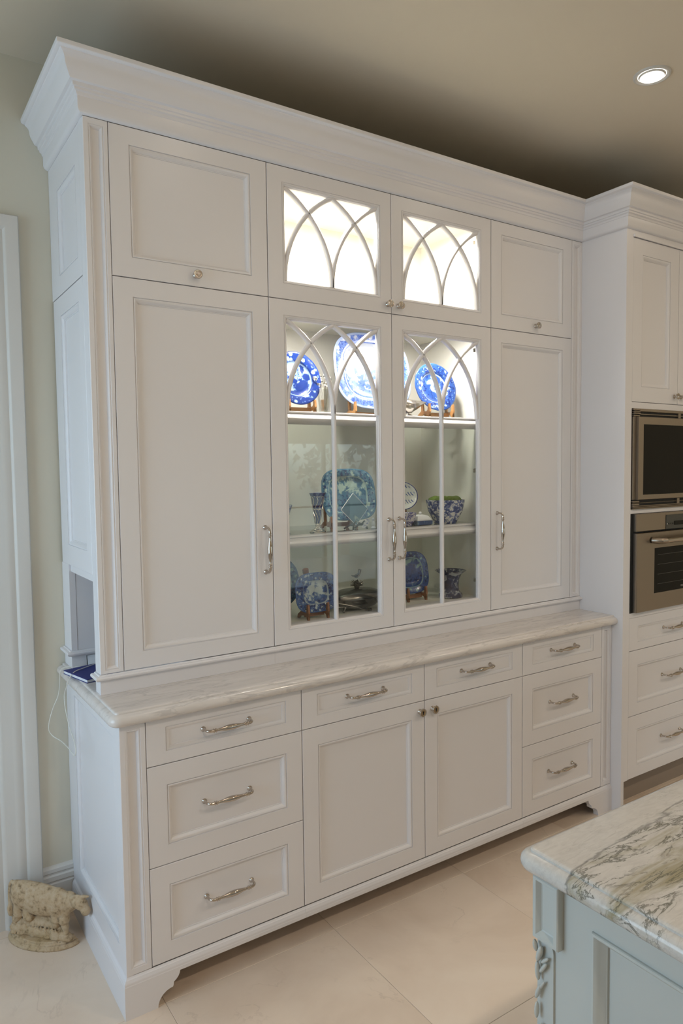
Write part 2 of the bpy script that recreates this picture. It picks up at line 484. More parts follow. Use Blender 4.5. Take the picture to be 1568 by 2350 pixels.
# doorway in back wall, left of the hutch
DX0, DX1, DZ = -1.12, -0.228, 2.31
wall_with_hole('wall_back', 'X', WB, 0.14, RX0, RX1, RH, (DX0, DX1, 0.0, DZ), 'wall')
wall_with_hole('wall_left', 'Y', RX0, -0.14, RY0, WB + 0.14, RH, LW, 'wall')
wall_with_hole('wall_rear', 'X', RY0, -0.14, RX0, RX1, RH, BW, 'wall')
struct(mk('wall_right', bx(RX1, RX1 + 0.14, RY0 - .14, WB + 0.14, 0, RH), 'wall'))
struct(mk('ceiling', bx(RX0 - .14, RX1 + .14, RY0 - .14, WB + .14, RH, RH + 0.12), 'ceil'))
floor = struct(mk('floor', bx(RX0 - .14, RX1 + .14, RY0 - .14, WB + .14, -0.06, -0.0012), 'grout'))
TP = 0.598
tile_src = None
ix0, iy0 = int(math.floor((RX0 - 0.112) / TP)), int(math.floor((RY0 + 0.777) / TP))
tb = bx(-TP / 2 + .0006, TP / 2 - .0006, -TP / 2 + .0006, TP / 2 - .0006, -0.012, 0.0, bev=0.0007)
bmesh.ops.recalc_face_normals(tb, faces=tb.faces)
tme = bpy.data.meshes.new('tile'); tb.to_mesh(tme); tb.free(); tme.materials.append(M['tile'])
for ix in range(ix0, int(RX1 / TP) + 2):
    for iy in range(iy0, 3):
        cx, cy = 0.112 + (ix + .5) * TP, -0.777 + (iy + .5) * TP
        if cx - TP / 2 > RX1 or cy - TP / 2 > WB + .1 or cx + TP / 2 < RX0 or cy + TP / 2 < RY0: continue
        if cy + TP / 2 > WB + 0.14 or cx - TP / 2 < RX0 - 0.14 or cx + TP / 2 > RX1 + 0.14 or cy - TP / 2 < RY0 - 0.14:
            a0, a1 = max(cx - TP / 2 + .0006, RX0 - .13), min(cx + TP / 2 - .0006, RX1 + .13)
            b0, b1 = max(cy - TP / 2 + .0006, RY0 - .13), min(cy + TP / 2 - .0006, WB + .13)
            mk('tile', bx(a0, a1, b0, b1, -0.012, 0.0, bev=0.0007), 'tile', floor)
            continue
        o = bpy.data.objects.new('tile', tme); COL.objects.link(o); o.parent = floor
        o.location = Vector((cx, cy, 0)) - ORG[floor.name]

# windows (outside the frame; they light the room and show in the glass)
def window(name, F, a0, a1, b0, b1, nx, nz):
    bm = bmesh.new()
    loops(bm, F, [(a0, a1, b0, b1, 0.10), (a0, a1, b0, b1, 0.03), (*ins((a0, a1, b0, b1), .06), 0.03), (*ins((a0, a1, b0, b1), .06), 0.10)])
    w = struct(mk(name, bm, 'trim'))
    for i in range(1, nx):
        a = a0 + (a1 - a0) * i / nx; bm = bmesh.new()
        extrude_poly(bm, [(a - .02, b0 + .05), (a + .02, b0 + .05), (a + .02, b1 - .05), (a - .02, b1 - .05)], F, 0.04, 0.08); mk('mullion', bm, 'trim', w)
    for i in range(1, nz):
        b = b0 + (b1 - b0) * i / nz; bm = bmesh.new()
        extrude_poly(bm, [(a0 + .05, b - .012), (a1 - .05, b - .012), (a1 - .05, b + .012), (a0 + .05, b + .012)], F, 0.045, 0.075); mk('muntin', bm, 'trim', w)
    bm = bmesh.new(); extrude_poly(bm, [(a0 + .05, b0 + .05), (a1 - .05, b0 + .05), (a1 - .05, b1 - .05), (a0 + .05, b1 - .05)], F, 0.058, 0.062)
    mk('pane', bm, 'pane', w)
window('window_1', lambda a, b, d: Vector((RX0 - d, a, b)), *LW, 4, 3)
window('window_2', lambda a, b, d: Vector((a, RY0 - d, b)), *BW, 3, 2)

# garden outside the rear window, seen only as reflections in the cabinet glass
struct(mk('garden_lawn', bx(-4, 12, -16, RY0 - .2, -0.3, -0.2), 'lawn'))
for gx, gy, gr, gz in ((3.0, -9.5, 1.0, 1.9), (5.4, -10.5, 1.3, 2.2), (7.6, -10.0, 1.1, 1.7)):
    tr = thing('garden_tree', 'leafy tree in the garden behind the rear window, %s' % ('slim' if gr < 1.05 else 'tallest' if gr > 1.2 else 'farthest right'), 'tree', (gx, gy, -.2))
    bm = bmesh.new(); sweep(bm, [(gx, gy, -.2), (gx + .05, gy, gz * .5), (gx, gy, gz)], [.10, .08, .05], 8); mk('trunk', bm, 'walnut', tr)
    bm = bmesh.new()
    for k in range(260):
        th, ph, rr = random.uniform(0, 2 * PI), random.uniform(-1, 1), gr * random.uniform(.5, 1)
        c = Vector((gx + rr * math.cos(th) * math.sqrt(1 - ph * ph), gy + rr * math.sin(th) * math.sqrt(1 - ph * ph), gz + rr * ph * .8))
        s_ = random.uniform(.06, .16); q = [c + Vector((random.uniform(-1, 1), random.uniform(-1, 1), random.uniform(-1, 1))) * s_ for _ in range(4)]
        vs = [bm.verts.new(x) for x in q]
        bm.faces.new(vs[:3]); bm.faces.new((vs[0], vs[2], vs[3]))
    fo = mk('foliage', bm, 'leaf', tr)

# door casing, door leaf, baseboard on the back wall
CAS = [(0, 0), (0, 0.020), (0.004, 0.026), (0.040, 0.026), (0.046, 0.022), (0.050, 0.014), (0.056, 0.015), (0.064, 0.017), (0.078, 0.014), (0.084, 0.010), (0.110, 0.010), (0.118, 0.006), (0.124, 0.0)]
bm = bmesh.new()   # inset from the outer edge, thickness out of the wall
A0, A1, AT = DX0 - 0.124, -0.104, 2.4265
rows = []
for i, t_ in CAS:
    rows.append([bm.verts.new((a, WB - t_, b)) for a, b in ((A0 + i, 0), (A0 + i, AT - i), (A1 - i, AT - i), (A1 - i, 0))])
for r0, r1 in zip(rows, rows[1:]):
    for k in range(3): bm.faces.new((r0[k], r0[k + 1], r1[k + 1], r1[k]))
struct(mk('trim_1', bm, 'trim', smooth=35))
bm = bmesh.new()
for (a, b, c, d) in ((DX0, DX0 + .02, 0, DZ), (DX1 - .02, DX1, 0, DZ), (DX0, DX1, DZ - .02, DZ)):
    box(bm, a, b, WB - .0, WB + .14, c, d)
struct(mk('trim_2', bm, 'trim'))
dr = panelled('door_1', FRONT(WB + .05), None, (DX0 + .023, DX1 - .023, 0.008, DZ - .023), (DX0 + .14, DX1 - .14, 0.25, DZ - .15), depth=0.04, mat='trim')
struct(dr)
bm = bmesh.new(); lathe(bm, [(.026, 0), (.026, .006), (.010, .012), (.009, .035), (.024, .045), (.028, .06), (.020, .072), (0.0001, .076)], 'Y-', 20, (DX0 + .085, WB + .05, .95))
mk('door_knob', bm, 'nickel', dr, smooth=True)
BBP = [(0, 0), (0.016, 0), (0.016, 0.118), (0.013, 0.122), (0.013, 0.126), (0.017, 0.130), (0.017, 0.146), (0.012, 0.151), (0.012, 0.156), (0.015, 0.160), (0.014, 0.172), (0.006, 0.178), (0, 0.180)]
def baseboard(name, path):
    bm = bmesh.new(); run_profile(bm, path, BBP); return struct(mk(name, bm, 'trim', smooth=35))
baseboard('baseboard_back', [(-0.104, WB, 0, -1), (0.02, WB, 0, -1)])
baseboard('baseboard_left', [(RX0, RY0, 1, 0), (RX0, WB, 1, 0)])
baseboard('baseboard_rear', [(RX0, RY0, 0, 1), (RX1, RY0, 0, 1)])
baseboard('baseboard_right', [(RX1, RY0, -1, 0), (RX1, WB, -1, 0)])

# ------------------------------------------------------------------ downlights
def downlight(x, y, label, first=None, power=14):
    t = thing('ceiling_light', label, 'ceiling light', (x, y, RH - .004), 'recessed ceiling lights')
    if first is None:
        bm = bmesh.new(); lathe(bm, [(.040, -.004), (.047, .0022), (.056, -.0035), (.0615, -.0015), (.063, .004)], 'Z', 40, (x, y, RH - .004), caps=False); rg = mk('trim_ring', bm, 'trim', t, smooth=35)
        bm = bmesh.new(); lathe(bm, [(.0465, .0012), (.0465, .0022), (0.00001, .0024)], 'Z', 32, (x, y, RH - .004)); bmesh.ops.remove_doubles(bm, verts=bm.verts, dist=1e-5)
        ln = mk('lens', bm, 'bulb', t)
    else:
        for ch in first.children:
            if ch.type == 'MESH':
                c = ch.copy(); COL.objects.link(c); c.parent = t
    a = area('downlight_beam', (x, y, RH - .012), (0, 0, 0), .09, .09, power, (1.0, 0.86, 0.70), shape='DISK', spread=PI)
    return t
DLP = 1.5
dl0 = downlight(1.8105, -0.6114, 'recessed round ceiling light glowing above the oven cabinet', None, DLP)
LL = [(0.55, -0.75, 'recessed ceiling light above the glass doors, outside the frame'), (-0.75, -0.75, 'recessed ceiling light above the doorway, outside the frame'),
      (3.1, -0.75, 'recessed ceiling light right of the oven cabinet'), (0.0, -2.6, 'recessed ceiling light above the camera side of the island'),
      (1.8, -2.6, 'recessed ceiling light over the middle of the island'), (3.6, -2.6, 'recessed ceiling light over the right end of the island'),
      (0.3, -4.3, 'recessed ceiling light near the rear wall, left one'), (5.3, -3.4, 'recessed ceiling light near the rear window')]
for x, y, l in LL: downlight(x, y, l, dl0, DLP if y > -1 else DLP * 11.0)

# ------------------------------------------------------------------ hardware
def pull_path():
    """bar pull along +Z from post to post, standing off toward -Y; base at y=0"""
    L = 0.1524; H = 0.034; pts = []; rad = []
    for y, r in ((0.0, .0082), (-.0025, .0082), (-.0035, .0060), (-.006, .0048), (-.012, .0040), (-.018, .0038)):
        pts.append((0, y, 0)); rad.append(r)
    for k in range(1, 7):
        a = k / 6 * PI / 2
        pts.append((0, -.018 - math.sin(a) * (H - .018), (1 - math.cos(a)) * .016)); rad.append(.0040 + .0006 * k / 6)
    z0 = .016
    for z, r in ((.0185, .0050), (.0200, .0070), (.0215, .0050), (.0240, .0040), (.0260, .0066), (.0275, .0066), (.0290, .0044), (.034, .0042), (.045, .0050), (.058, .0074), (.068, .0088)):
        pts.append((0, -H, z)); rad.append(r)
    half = list(zip(pts, rad))
    full = half + [((p[0], p[1], L - p[2]), r) for p, r in reversed(half)]
    return [Vector(p) for p, r in full], [r for p, r in full]
_pp, _pr = pull_path()
def pull_mesh(vertical):
    bm = bmesh.new()
    c = Vector((0, 0, .0762))
    pts = [p - c for p in _pp]
    if not vertical: pts = [Vector((p.z, p.y, -0.2 * abs(0) + 0)) for p in pts]
    sweep(bm, pts, _pr, 12)
    bmesh.ops.recalc_face_normals(bm, faces=bm.faces)
    me = bpy.data.meshes.new('pull'); bm.to_mesh(me); bm.free(); me.materials.append(M['nickel'])
    for p in me.polygons: p.use_smooth = True
    return me
PULL_V, PULL_H = pull_mesh(True), pull_mesh(False)
bm = bmesh.new(); lathe(bm, [(.0095, 0), (.0095, .002), (.0070, .004), (.0052, .007), (.0050, .012), (.0075, .0145), (.0130, .016), (.0145, .019), (.0142, .022), (.0120, .0235), (.0115, .0225), (.0085, .0235), (.0060, .026), (0.00001, .0270)], 'Y-', 24)
bmesh.ops.recalc_face_normals(bm, faces=bm.faces)
KNOB = bpy.data.meshes.new('knob'); bm.to_mesh(KNOB); bm.free(); KNOB.materials.append(M['nickel'])
for p in KNOB.polygons: p.use_smooth = True
bm = bmesh.new(); lathe(bm, [(.0095, 0), (.0095, .002), (.0070, .004), (.0052, .007), (.0050, .012), (.0090, .0140), (.0140, .016), (.0158, .019), (.0155, .022), (.0120, .0235), (.0112, .0215), (.0110, .0212), (0.00001, .0212)], 'Y-', 24)
bmesh.ops.recalc_face_normals(bm, faces=bm.faces)
KNOBL = bpy.data.meshes.new('lock_knob'); bm.to_mesh(KNOBL); bm.free(); KNOBL.materials.append(M['nickel'])
for p in KNOBL.polygons: p.use_smooth = True

def hw(me, name, parent, x, y, z):
    o = bpy.data.objects.new(name, me); COL.objects.link(o); o.parent = parent
    o.location = Vector((x, y, z)) - ORG[parent.name]; ORG[o.name] = Vector((x, y, z))
    return o

# ------------------------------------------------------------------ upper cabinets
def door(parent, x0, x1, z0, z1, y=0.0, name='door', mx=0.0605, mt=0.0525, mb=0.0600, prof=MOLD):
    return panelled(name, FRONT(y), parent, (x0 + G, x1 - G, z0 + G, z1 - G), (x0 + mx, x1 - mx, z0 + mb, z1 - mt), prof)

BASEM = [(0.0007, ZC + .0003), (0.0007, 0.9440), (0.0035, 0.9445), (0.0045, 0.9465), (0.0120, 0.9475), (0.0165, 0.9515), (0.0175, 0.9560), (0.0150, 0.9600), (0.0060, 0.9608), (0.0050, 0.9630), (0.0007, 0.9640)]
CAB_Y = WB - .001

# left wall cabinet with niche below its side door
wl = thing('wall_cabinet', 'tall white wall cabinet with two solid doors, left of the glass doors', 'cabinet', (X0, 0, ZC), 'white cabinets of the hutch')
bm = bmesh.new()
YB = 0.36   # back panel of the niche
box(bm, X0 + .021, X2 - .001, DT + .0005, CAB_Y, 1.262, ZT)                # upper body
box(bm, X0 + .30, X2 - .001, DT + .0005, CAB_Y, 0.964, 1.262)              # right of the niche
box(bm, X0 + .021, X0 + .30, YB + .001, CAB_Y, ZC + .001, 1.262)           # back of the niche
box(bm, X0 + .021, X0 + .30, DT + .0005, 0.045, 0.964, 1.262)
box(bm, X0 + .30, X2 - .001, 0.001, CAB_Y - .12, ZC + .001, 0.944); box(bm, X0 + .021, X0 + .30, 0.001, .045, ZC + .001, 0.944)
mk('body', bm, 'cab', wl)
bm = bmesh.new()                                                       # side face frame round the niche
box(bm, X0, X0 + .020, 0.018, 0.052, ZC + .001, ZT); box(bm, X0, X0 + .020, 0.0, 0.018, ZC + .001, .9640)
box(bm, X0 + .006, X0 + .020, 0.052, YB - .001, 1.238, 1.262)
box(bm, X0, X0 + .020, YB, CAB_Y, ZC + .001, 1.262)
o = mk('side_frame', bm, 'cab', wl)
# side panels: upper fixed panel and lower door
F = LEFT(X0 - .0006)
R = (0.052, CAB_Y - .0, 2.1605, ZT - .001); P_ = (0.103, 0.345, 2.222, 2.497)
bm = bmesh.new(); loops(bm, F, [(*R, .0200), (*R, 0.0004), (*P_, 0.0004), (*P_, .0180)]); sf = mk('side_panel', bm, 'cab', wl)
bm = bmesh.new(); loops(bm, F, [(*ins(P_, i), d) for i, d in MOLD]); mk('molding', bm, 'cab', sf, smooth=35)
bm = bmesh.new(); q = ins(P_, MOLD[-1][0] - .001); loops(bm, F, [(*q, .018), (*q, MOLD[-1][1])], True, True); mk('panel', bm, 'cab', sf)
panelled('side_door', LEFT(X0 - .0004), wl, (0.0545, CAB_Y - .012, 1.262, 2.1575), (0.106, 0.352, 1.330, 2.094))
panelled('pilaster', FRONT(-.0005), wl, (X0, X1 - .0005, 0.9645, ZT - .001), (0.0145, 0.0590, 0.974, 2.582), FLUTE, depth=.018)
d = door(wl, X1, X2, ZM, ZT); hw(KNOB, 'knob', d, 0.3345, 0, 2.1915); part_label(d, 'upper door with a raised border and round knob')
d = door(wl, X1, X2, ZB + .002, ZM, mb=.054, mt=.056); hw(PULL_V, 'pull', d, 0.5640, 0, 1.3030); part_label(d, 'tall lower door with a long vertical pull')
# base rail wraps the front and the left jamb
bm = bmesh.new(); run_profile(bm, [(X0, 0.052, -1, 0), (X0, 0, -1, -1), (X2 - .0002, 0, 0, -1)], BASEM)
mk('base_rail', bm, 'cab', wl, smooth=30)
bm = bmesh.new(); run_profile(bm, [(X0, CAB_Y, -1, 0), (X0, YB, -1, -1), (X0 + .30, YB, 0, -1)], BASEM)
mk('niche_rail', bm, 'cab', wl, smooth=30)

# right wall cabinet
wr = thing('wall_cabinet', 'tall white wall cabinet with two solid doors, between the glass doors and the oven cabinet', 'cabinet', (X4, 0, ZC), 'white cabinets of the hutch')
bm = bmesh.new(); box(bm, X4 + .001, X6 - .0005, DT + .0005, CAB_Y, .964, ZT); box(bm, X4 + .001, X6 - .0005, 0.001, CAB_Y, ZC + .001, .944); mk('body', bm, 'cab', wr)
panelled('pilaster', FRONT(-.0005), wr, (X5 + .0005, X6, 0.9645, ZT - .001), (2.1640, 2.2085, 0.974, 2.582), FLUTE, depth=.018)
d = door(wr, X4, X5, ZM, ZT); hw(KNOB, 'knob', d, 1.9100, 0, 2.1900)
d = door(wr, X4, X5, ZB + .002, ZM, mb=.060, mt=.056); hw(PULL_V, 'pull', d, 1.6740, 0, 1.3040)
bm = bmesh.new(); run_profile(bm, [(X4 + .0002, 0, 0, -1), (X6 - .0005, 0, 0, -1)], BASEM); mk('base_rail', bm, 'cab', wr, smooth=30)

# glass display cabinet
dc = thing('display_cabinet', 'white china cabinet with four glass doors and lit interior', 'cabinet', (X2, 0, ZC), 'white cabinets of the hutch')
IX0, IX1, IB = X2 + .020, X4 - .019, 0.4325
bm = bmesh.new()
box(bm, X2 + .0005, IX0, DT + .0005, CAB_Y, ZC + .001, ZT); box(bm, IX1, X4 - .0005, DT + .0005, CAB_Y, ZC + .001, ZT)
box(bm, IX0, IX1, IB, CAB_Y, ZC + .001, ZT); box(bm, IX0, IX1, DT + .001, IB, ZT - .012, ZT)
box(bm, IX0, IX1, DT + .001, IB, 2.150, 2.170); box(bm, IX0, IX1, DT + .03, IB, ZC + .001, 1.020)
mk('body', bm, 'inside', dc)
def rail(zt, h=.045):
    prof = []
    r = h - .010
    pts = [(0.076, zt), (0.044, zt), (0.0410, zt - .0015), (0.0405, zt - .0060), (0.0460, zt - .0070), (0.0465, zt - .0085)]
    for k in range(0, 9):
        a = k / 8 * PI / 2
        pts.append((0.0465 - 0.020 * math.sin(a * 2), zt - .0090 - r * k / 8))
    pts += [(0.076, zt - h)]
    bm = bmesh.new()
    A = [bm.verts.new((IX0 + .0005, y, z)) for y, z in pts]; B = [bm.verts.new((IX1 - .0005, y, z)) for y, z in pts]
    bm.faces.new(A); bm.faces.new(B[::-1])
    for i in range(len(pts)):
        j = (i + 1) % len(pts); bm.faces.new((A[i], A[j], B[j], B[i]))
    return bm
for zt in (1.7822, 1.3390):
    s = mk('shelf', rail(zt), 'cab', dc, smooth=35)
    mk('shelf_pane', bx(IX0 + .001, IX1 - .001, 0.0765, IB - .001, zt - .009, zt - .0006), 'shelfglass', s)
    for bx_ in (IX0, IX1 - .004): mk('bracket', bx(bx_, bx_ + .004, .07, .40, zt - .022, zt - .010), 'inside', s)
mk('shelf', rail(1.0210, .05), 'cab', dc, smooth=35)
bm = bmesh.new(); run_profile(bm, [(X2 + .0002, 0, 0, -1), (X4 - .0002, 0, 0, -1)], BASEM); box(bm, X2 + .001, X4 - .001, .001, DT + .03, ZC + .001, .944); mk('base_rail', bm, 'cab', dc, smooth=30)
for (px, pz) in ((0.88, 2.5865), (1.37, 2.5865), (0.88, 2.1495), (1.37, 2.1495)):
    bm = bmesh.new(); lathe(bm, [(.032, 0), (.032, -.006), (.027, -.008), (.00001, -.007)], 'Z', 24, (px, .046, pz)); pk = mk('puck_light', bm, 'bulb', dc)
GL = (1.0, 0.94, 0.84)
PUCK_T, PUCK_M = 13.0, 6.3
for px in (0.88, 1.37):
    area('puck_beam', (px, .046, 2.575), (0, 0, 0), .06, .06, PUCK_T, GL, shape='DISK')
    area('puck_beam', (px, .046, 2.138), (0, 0, 0), .06, .06, PUCK_M, GL, shape='DISK')

def muntin_bar(bm, pts, w=.0155, y0=.004, y1=.018):
    """rounded bar following pts in the door plane"""
    sec = [(-.5, 1), (-.5, .45), (-.36, .12), (-.15, 0), (.15, 0), (.36, .12), (.5, .45), (.5, 1)]
    cols = []
    for i, (a, b) in enumerate(pts):
        p, q = pts[max(i - 1, 0)], pts[min(i + 1, len(pts) - 1)]
        t = Vector((q[0] - p[0], q[1] - p[1])).normalized(); n = Vector((-t.y, t.x))
        cols.append([bm.verts.new((a + n.x * s * w, y0 + d * (y1 - y0), b + n.y * s * w)) for s, d in sec])
    for c0, c1 in zip(cols, cols[1:]):
        for k in range(len(sec)):
            j = (k + 1) % len(sec); bm.faces.new((c0[k], c0[j], c1[j], c1[k]))
    bm.faces.new(cols[0]); bm.faces.new(cols[-1][::-1])
    return bm

def glass_door(x0, x1, z0, z1, ml, mr, mt, mb, H, label):
    Rr = (x0 + G, x1 - G, z0 + G, z1 - G); P = (x0 + ml, x1 - mr, z0 + mb, z1 - mt)
    fr = frame('glass_door', FRONT(0), dc, Rr, P); fr['label'] = label
    prof = [(0, 0), (.0006, .002), (.002, .0022), (.003, .0005), (.006, .0008), (.0075, .003), (.009, .0025), (.011, .0035), (.0125, .0065), (.014, .0075), (.0145, .0185)]
    bm = bmesh.new(); loops(bm, FRONT(0), [(*ins(P, i), d) for i, d in prof]); mk('molding', bm, 'cab', fr, smooth=35)
    q = ins(P, .0140)
    mk('glass_pane', bx(q[0] - .004, q[1] + .004, .0165, .0195, q[2] - .004, q[3] + .004), 'pane', fr)
    a0, a1, b0, b1 = q; w = a1 - a0
    zs = b1 - H if H else b0
    Hh = b1 - zs; h2 = w / 2; Rad = (Hh * Hh + h2 * h2) / w
    def arc(xs, sign):
        pts = []
        amax = math.asin(min(1, Hh / Rad))
        for k in range(15):
            a = amax * k / 14
            pts.append((xs + sign * (Rad - Rad * math.cos(a)), zs + Rad * math.sin(a)))
        return pts
    mid = (a0 + a1) / 2
    for xs, sg, cx in ((a0, 1, .004), (mid, -1, 0), (mid, 1, 0), (a1, -1, -.004)):
        bm = bmesh.new(); muntin_bar(bm, [(x + cx * 0, z) for x, z in arc(xs, sg)]); mk('muntin', bm, 'cab', fr, smooth=45)
    if H:
        bm = bmesh.new(); muntin_bar(bm, [(mid, b0 - .003), (mid, zs + .001)]); mk('muntin', bm, 'cab', fr, smooth=45)
    return fr
g1 = glass_door(X2, X3, ZM, ZT, .057, .050, .052, .052, 0, 'small upper glass door with crossing arched bars, left of the pair')
g2 = glass_door(X3, X4, ZM, ZT, .050, .057, .052, .052, 0, 'small upper glass door with crossing arched bars, right of the pair')
g3 = glass_door(X2, X3, ZB + .002, ZM, .057, .050, .053, .048, .315, 'tall lower glass door with crossing arched bars, left of the pair')
g4 = glass_door(X3, X4, ZB + .002, ZM, .050, .057, .053, .048, .315, 'tall lower glass door with crossing arched bars, right of the pair')
hw(KNOB, 'knob', g1, 1.0965, 0, 2.1895); hw(KNOB, 'knob', g2, 1.1485, 0, 2.1890)
hw(PULL_V, 'pull', g3, 1.0945, 0, 1.3045); hw(PULL_V, 'pull', g4, 1.1450, 0, 1.3055)
# hinges on the right-hand doors
for hz in (2.520, 2.235, 2.0723, 1.5617, 1.0900):
    bm = bmesh.new(); box(bm, IX1 - .008, IX1 - .0005, .024, .078, hz - .008, hz + .008, .001); box(bm, IX1 - .020, IX1 - .006, .022, .044, hz - .012, hz + .012, .002)
    lathe(bm, [(.004, 0), (.004, .003)], 'Z', 8, (IX1 - .012, .06, hz + .007)); mk('hinge', bm, 'nickel', dc)

# ------------------------------------------------------------------ crown
CR = [(0.0, ZT - .0002), (0.0060, ZT + .0015), (0.0120, 2.6050), (0.0155, 2.6120), (0.0158, 2.6440), (0.0185, 2.6460), (0.0205, 2.6530), (0.0260, 2.6560), (0.0265, 2.6620), (0.0310, 2.6640), (0.0320, 2.6735),
      (0.0400, 2.6760), (0.0440, 2.6820), (0.0480, 2.6900), (0.0530, 2.6990), (0.0560, 2.7090), (0.0570, 2.7180), (0.0590, 2.7240), (0.0640, 2.7300), (0.0690, 2.7335), (0.0700, 2.7360), (0.0780, 2.7380), (0.0810, 2.7410), (0.0820, 2.7460), (0.0820, ZR)]
TX1 = 3.04
CR2 = [(o, z) for o, z in CR] + [(0.055, ZR), (-0.004, 2.665), (-0.004, ZT + .0125)]
bm = bmesh.new()
run_profile(bm, [(X0, CAB_Y, -1, 0), (X0, 0.0, -1, -1), (X6, 0.0, -1, -1), (X6, YT, -1, -1), (TX1, YT, 1, -1), (TX1, CAB_Y, 1, 0)], CR2)
crown = tag(mk('crown_molding', bm, 'cab', smooth=32), 'stepped white crown molding running along the top of all the cabinets', 'molding')
bm = bmesh.new(); box(bm, X0 + .001, X6 - .001, .001, CAB_Y, ZT + .001, ZT + .012); box(bm, X6 + .001, TX1 - .001, YT + .001, CAB_Y, ZT + .001, ZT + .012)
mk('top_board', bm, 'toe', crown)

# ------------------------------------------------------------------ base cabinets
KB = 0.8600
def drawer(parent, x0, x1, z0, z1, y=YL, mx=.0590, mt=.062, mb=.058, flat=False, pull=None, lab=None):
    d = panelled('drawer', FRONT(y), parent, (x0 + G, x1 - G, z0 + G, z1 - G), (x0 + mx, x1 - mx, z0 + mb, z1 - mt), MOLD_FLAT if flat else MOLD)
    if pull: hw(PULL_H, 'pull', d, pull[0], y + (.007 if flat else .0116), pull[1])
    if lab: d['label'] = lab
    return d

PL = [(0, 0.0), (0.0085, 0.0), (0.0085, 0.0980), (0.0075, 0.1010), (0.0080, 0.1040), (0.0070, 0.1085), (0.0045, 0.1130), (0.0040, 0.1150), (0.0020, 0.1170), (0.0, 0.1225)]
PLF = [p for p in PL if p[1] > 0.09]   # moulding only

def foot_outline(x0, flip):
    """bracket foot outline from the corner x0 to the apron"""
    s = -1 if flip else 1
    pts = [(0, 0.0), (.0956, 0.0)]
    for k in range(1, 8):
        a = k / 7 * PI / 2
        pts.append((.0956 + .046 * (1 - math.cos(a)), .046 * math.sin(a)))
    pts += [(.1435, .0500), (.1450, .0600)]
    for k in range(1, 5):
        a = k / 4 * PI / 2
        pts.append((.1450 + .020 * math.sin(a), .0600 + .018 * (1 - math.cos(a)) + .010 * math.sin(a)))
    return [(x0 + s * a, b) for a, b in pts]

def base_unit(x0, x1, label):
    t = thing('base_cabinet', label, 'cabinet', (x0, YL, 0), 'white cabinets of the hutch')
    bm = bmesh.new(); box(bm, x0 + (.021 if x0 == 0 else .0005), x1 - .0005, YL + DT + .0005, CAB_Y, .0895, KB - .0005); mk('body', bm, 'cab', t)
    return t
bl = base_unit(X0, L2, 'white base cabinet with three drawers at the left end of the hutch')
bc = base_unit(L2, L4, 'white base cabinet with two drawers over two locking doors')
br = base_unit(L4, X6, 'white base cabinet with three drawers beside the oven cabinet')
# aprons with bracket feet
def apron(parent, pts, x0, x1):
    top = .0985
    o = pts + [(x1, top), (x0, top)]
    bm = bmesh.new(); extrude_poly(bm, o, FRONT(YL - .0085), 0, .026); return bm
fo = foot_outline(X0 - .0085, False)
bm = apron(bl, fo + [(L2 - .0002, .0880)], X0 - .0085, L2 - .0002)
run_profile(bm, [(X0, 0.44, -1, 0), (X0, YL, -1, -1), (L2 - .0002, YL, 0, -1)], PLF)
box(bm, X0 - .0085, X0 + .016, YL + .0175, CAB_Y - .018, 0.0, .0985)
mk('plinth', bm, 'cab', bl, smooth=30)
bm = bmesh.new(); extrude_poly(bm, [(L2 + .0002, .088), (L4 - .0002, .088), (L4 - .0002, .0985), (L2 + .0002, .0985)], FRONT(YL - .0085), 0, .026)
run_profile(bm, [(L2 + .0002, YL, 0, -1), (L4 - .0002, YL, 0, -1)], PLF); mk('plinth', bm, 'cab', bc, smooth=30)
fr_ = foot_outline(X6 - .0005, True)
bm = bmesh.new(); extrude_poly(bm, list(reversed(fr_ + [(L4 + .0002, .088)])) + [(X6 - .0005, .0985), (L4 + .0002, .0985)], FRONT(YL - .0085), 0, .026)
run_profile(bm, [(L4 + .0002, YL, 0, -1), (X6 - .0005, YL, 0, -1)], PLF)
box(bm, X6 - .022, X6 - .0005, YL + .0175, CAB_Y, 0, .0985); mk('plinth', bm, 'cab', br, smooth=30)
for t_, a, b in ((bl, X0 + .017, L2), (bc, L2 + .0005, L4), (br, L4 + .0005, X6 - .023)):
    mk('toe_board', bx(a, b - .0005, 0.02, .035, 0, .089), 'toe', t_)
# left side of the base: stiles, raised panel
Rs = (YL, CAB_Y, .1225, KB - .0005); Ps = (-.112, 0.352, 0.187, 0.812)
bm = bmesh.new(); F = LEFT(X0)
loops(bm, F, [(*Rs, .020), (*Rs, 0), (*Ps, 0), (*Ps, .016)]); sp = mk('side_panel', bm, 'cab', bl)
bm = bmesh.new(); loops(bm, F, [(*ins(Ps, i), d) for i, d in MOLD]); mk('molding', bm, 'cab', sp, smooth=35)
bm = bmesh.new(); q = ins(Ps, MOLD[-1][0] - .001); loops(bm, F, [(*q, .019), (*q, MOLD[-1][1])], True, True); mk('panel', bm, 'cab', sp)
# pilasters
panelled('pilaster', FRONT(YL - .0006), bl, (X0 - .0003, L1 - .0005, .1230, KB - .001), (.0150, .0600, .142, .8435), FLUTE, depth=.018)
panelled('pilaster', FRONT(YL - .0006), br, (L5 + .0005, X6 - .0008, .1230, KB - .001), (2.1645, 2.2085, .142, .8435), FLUTE, depth=.018)
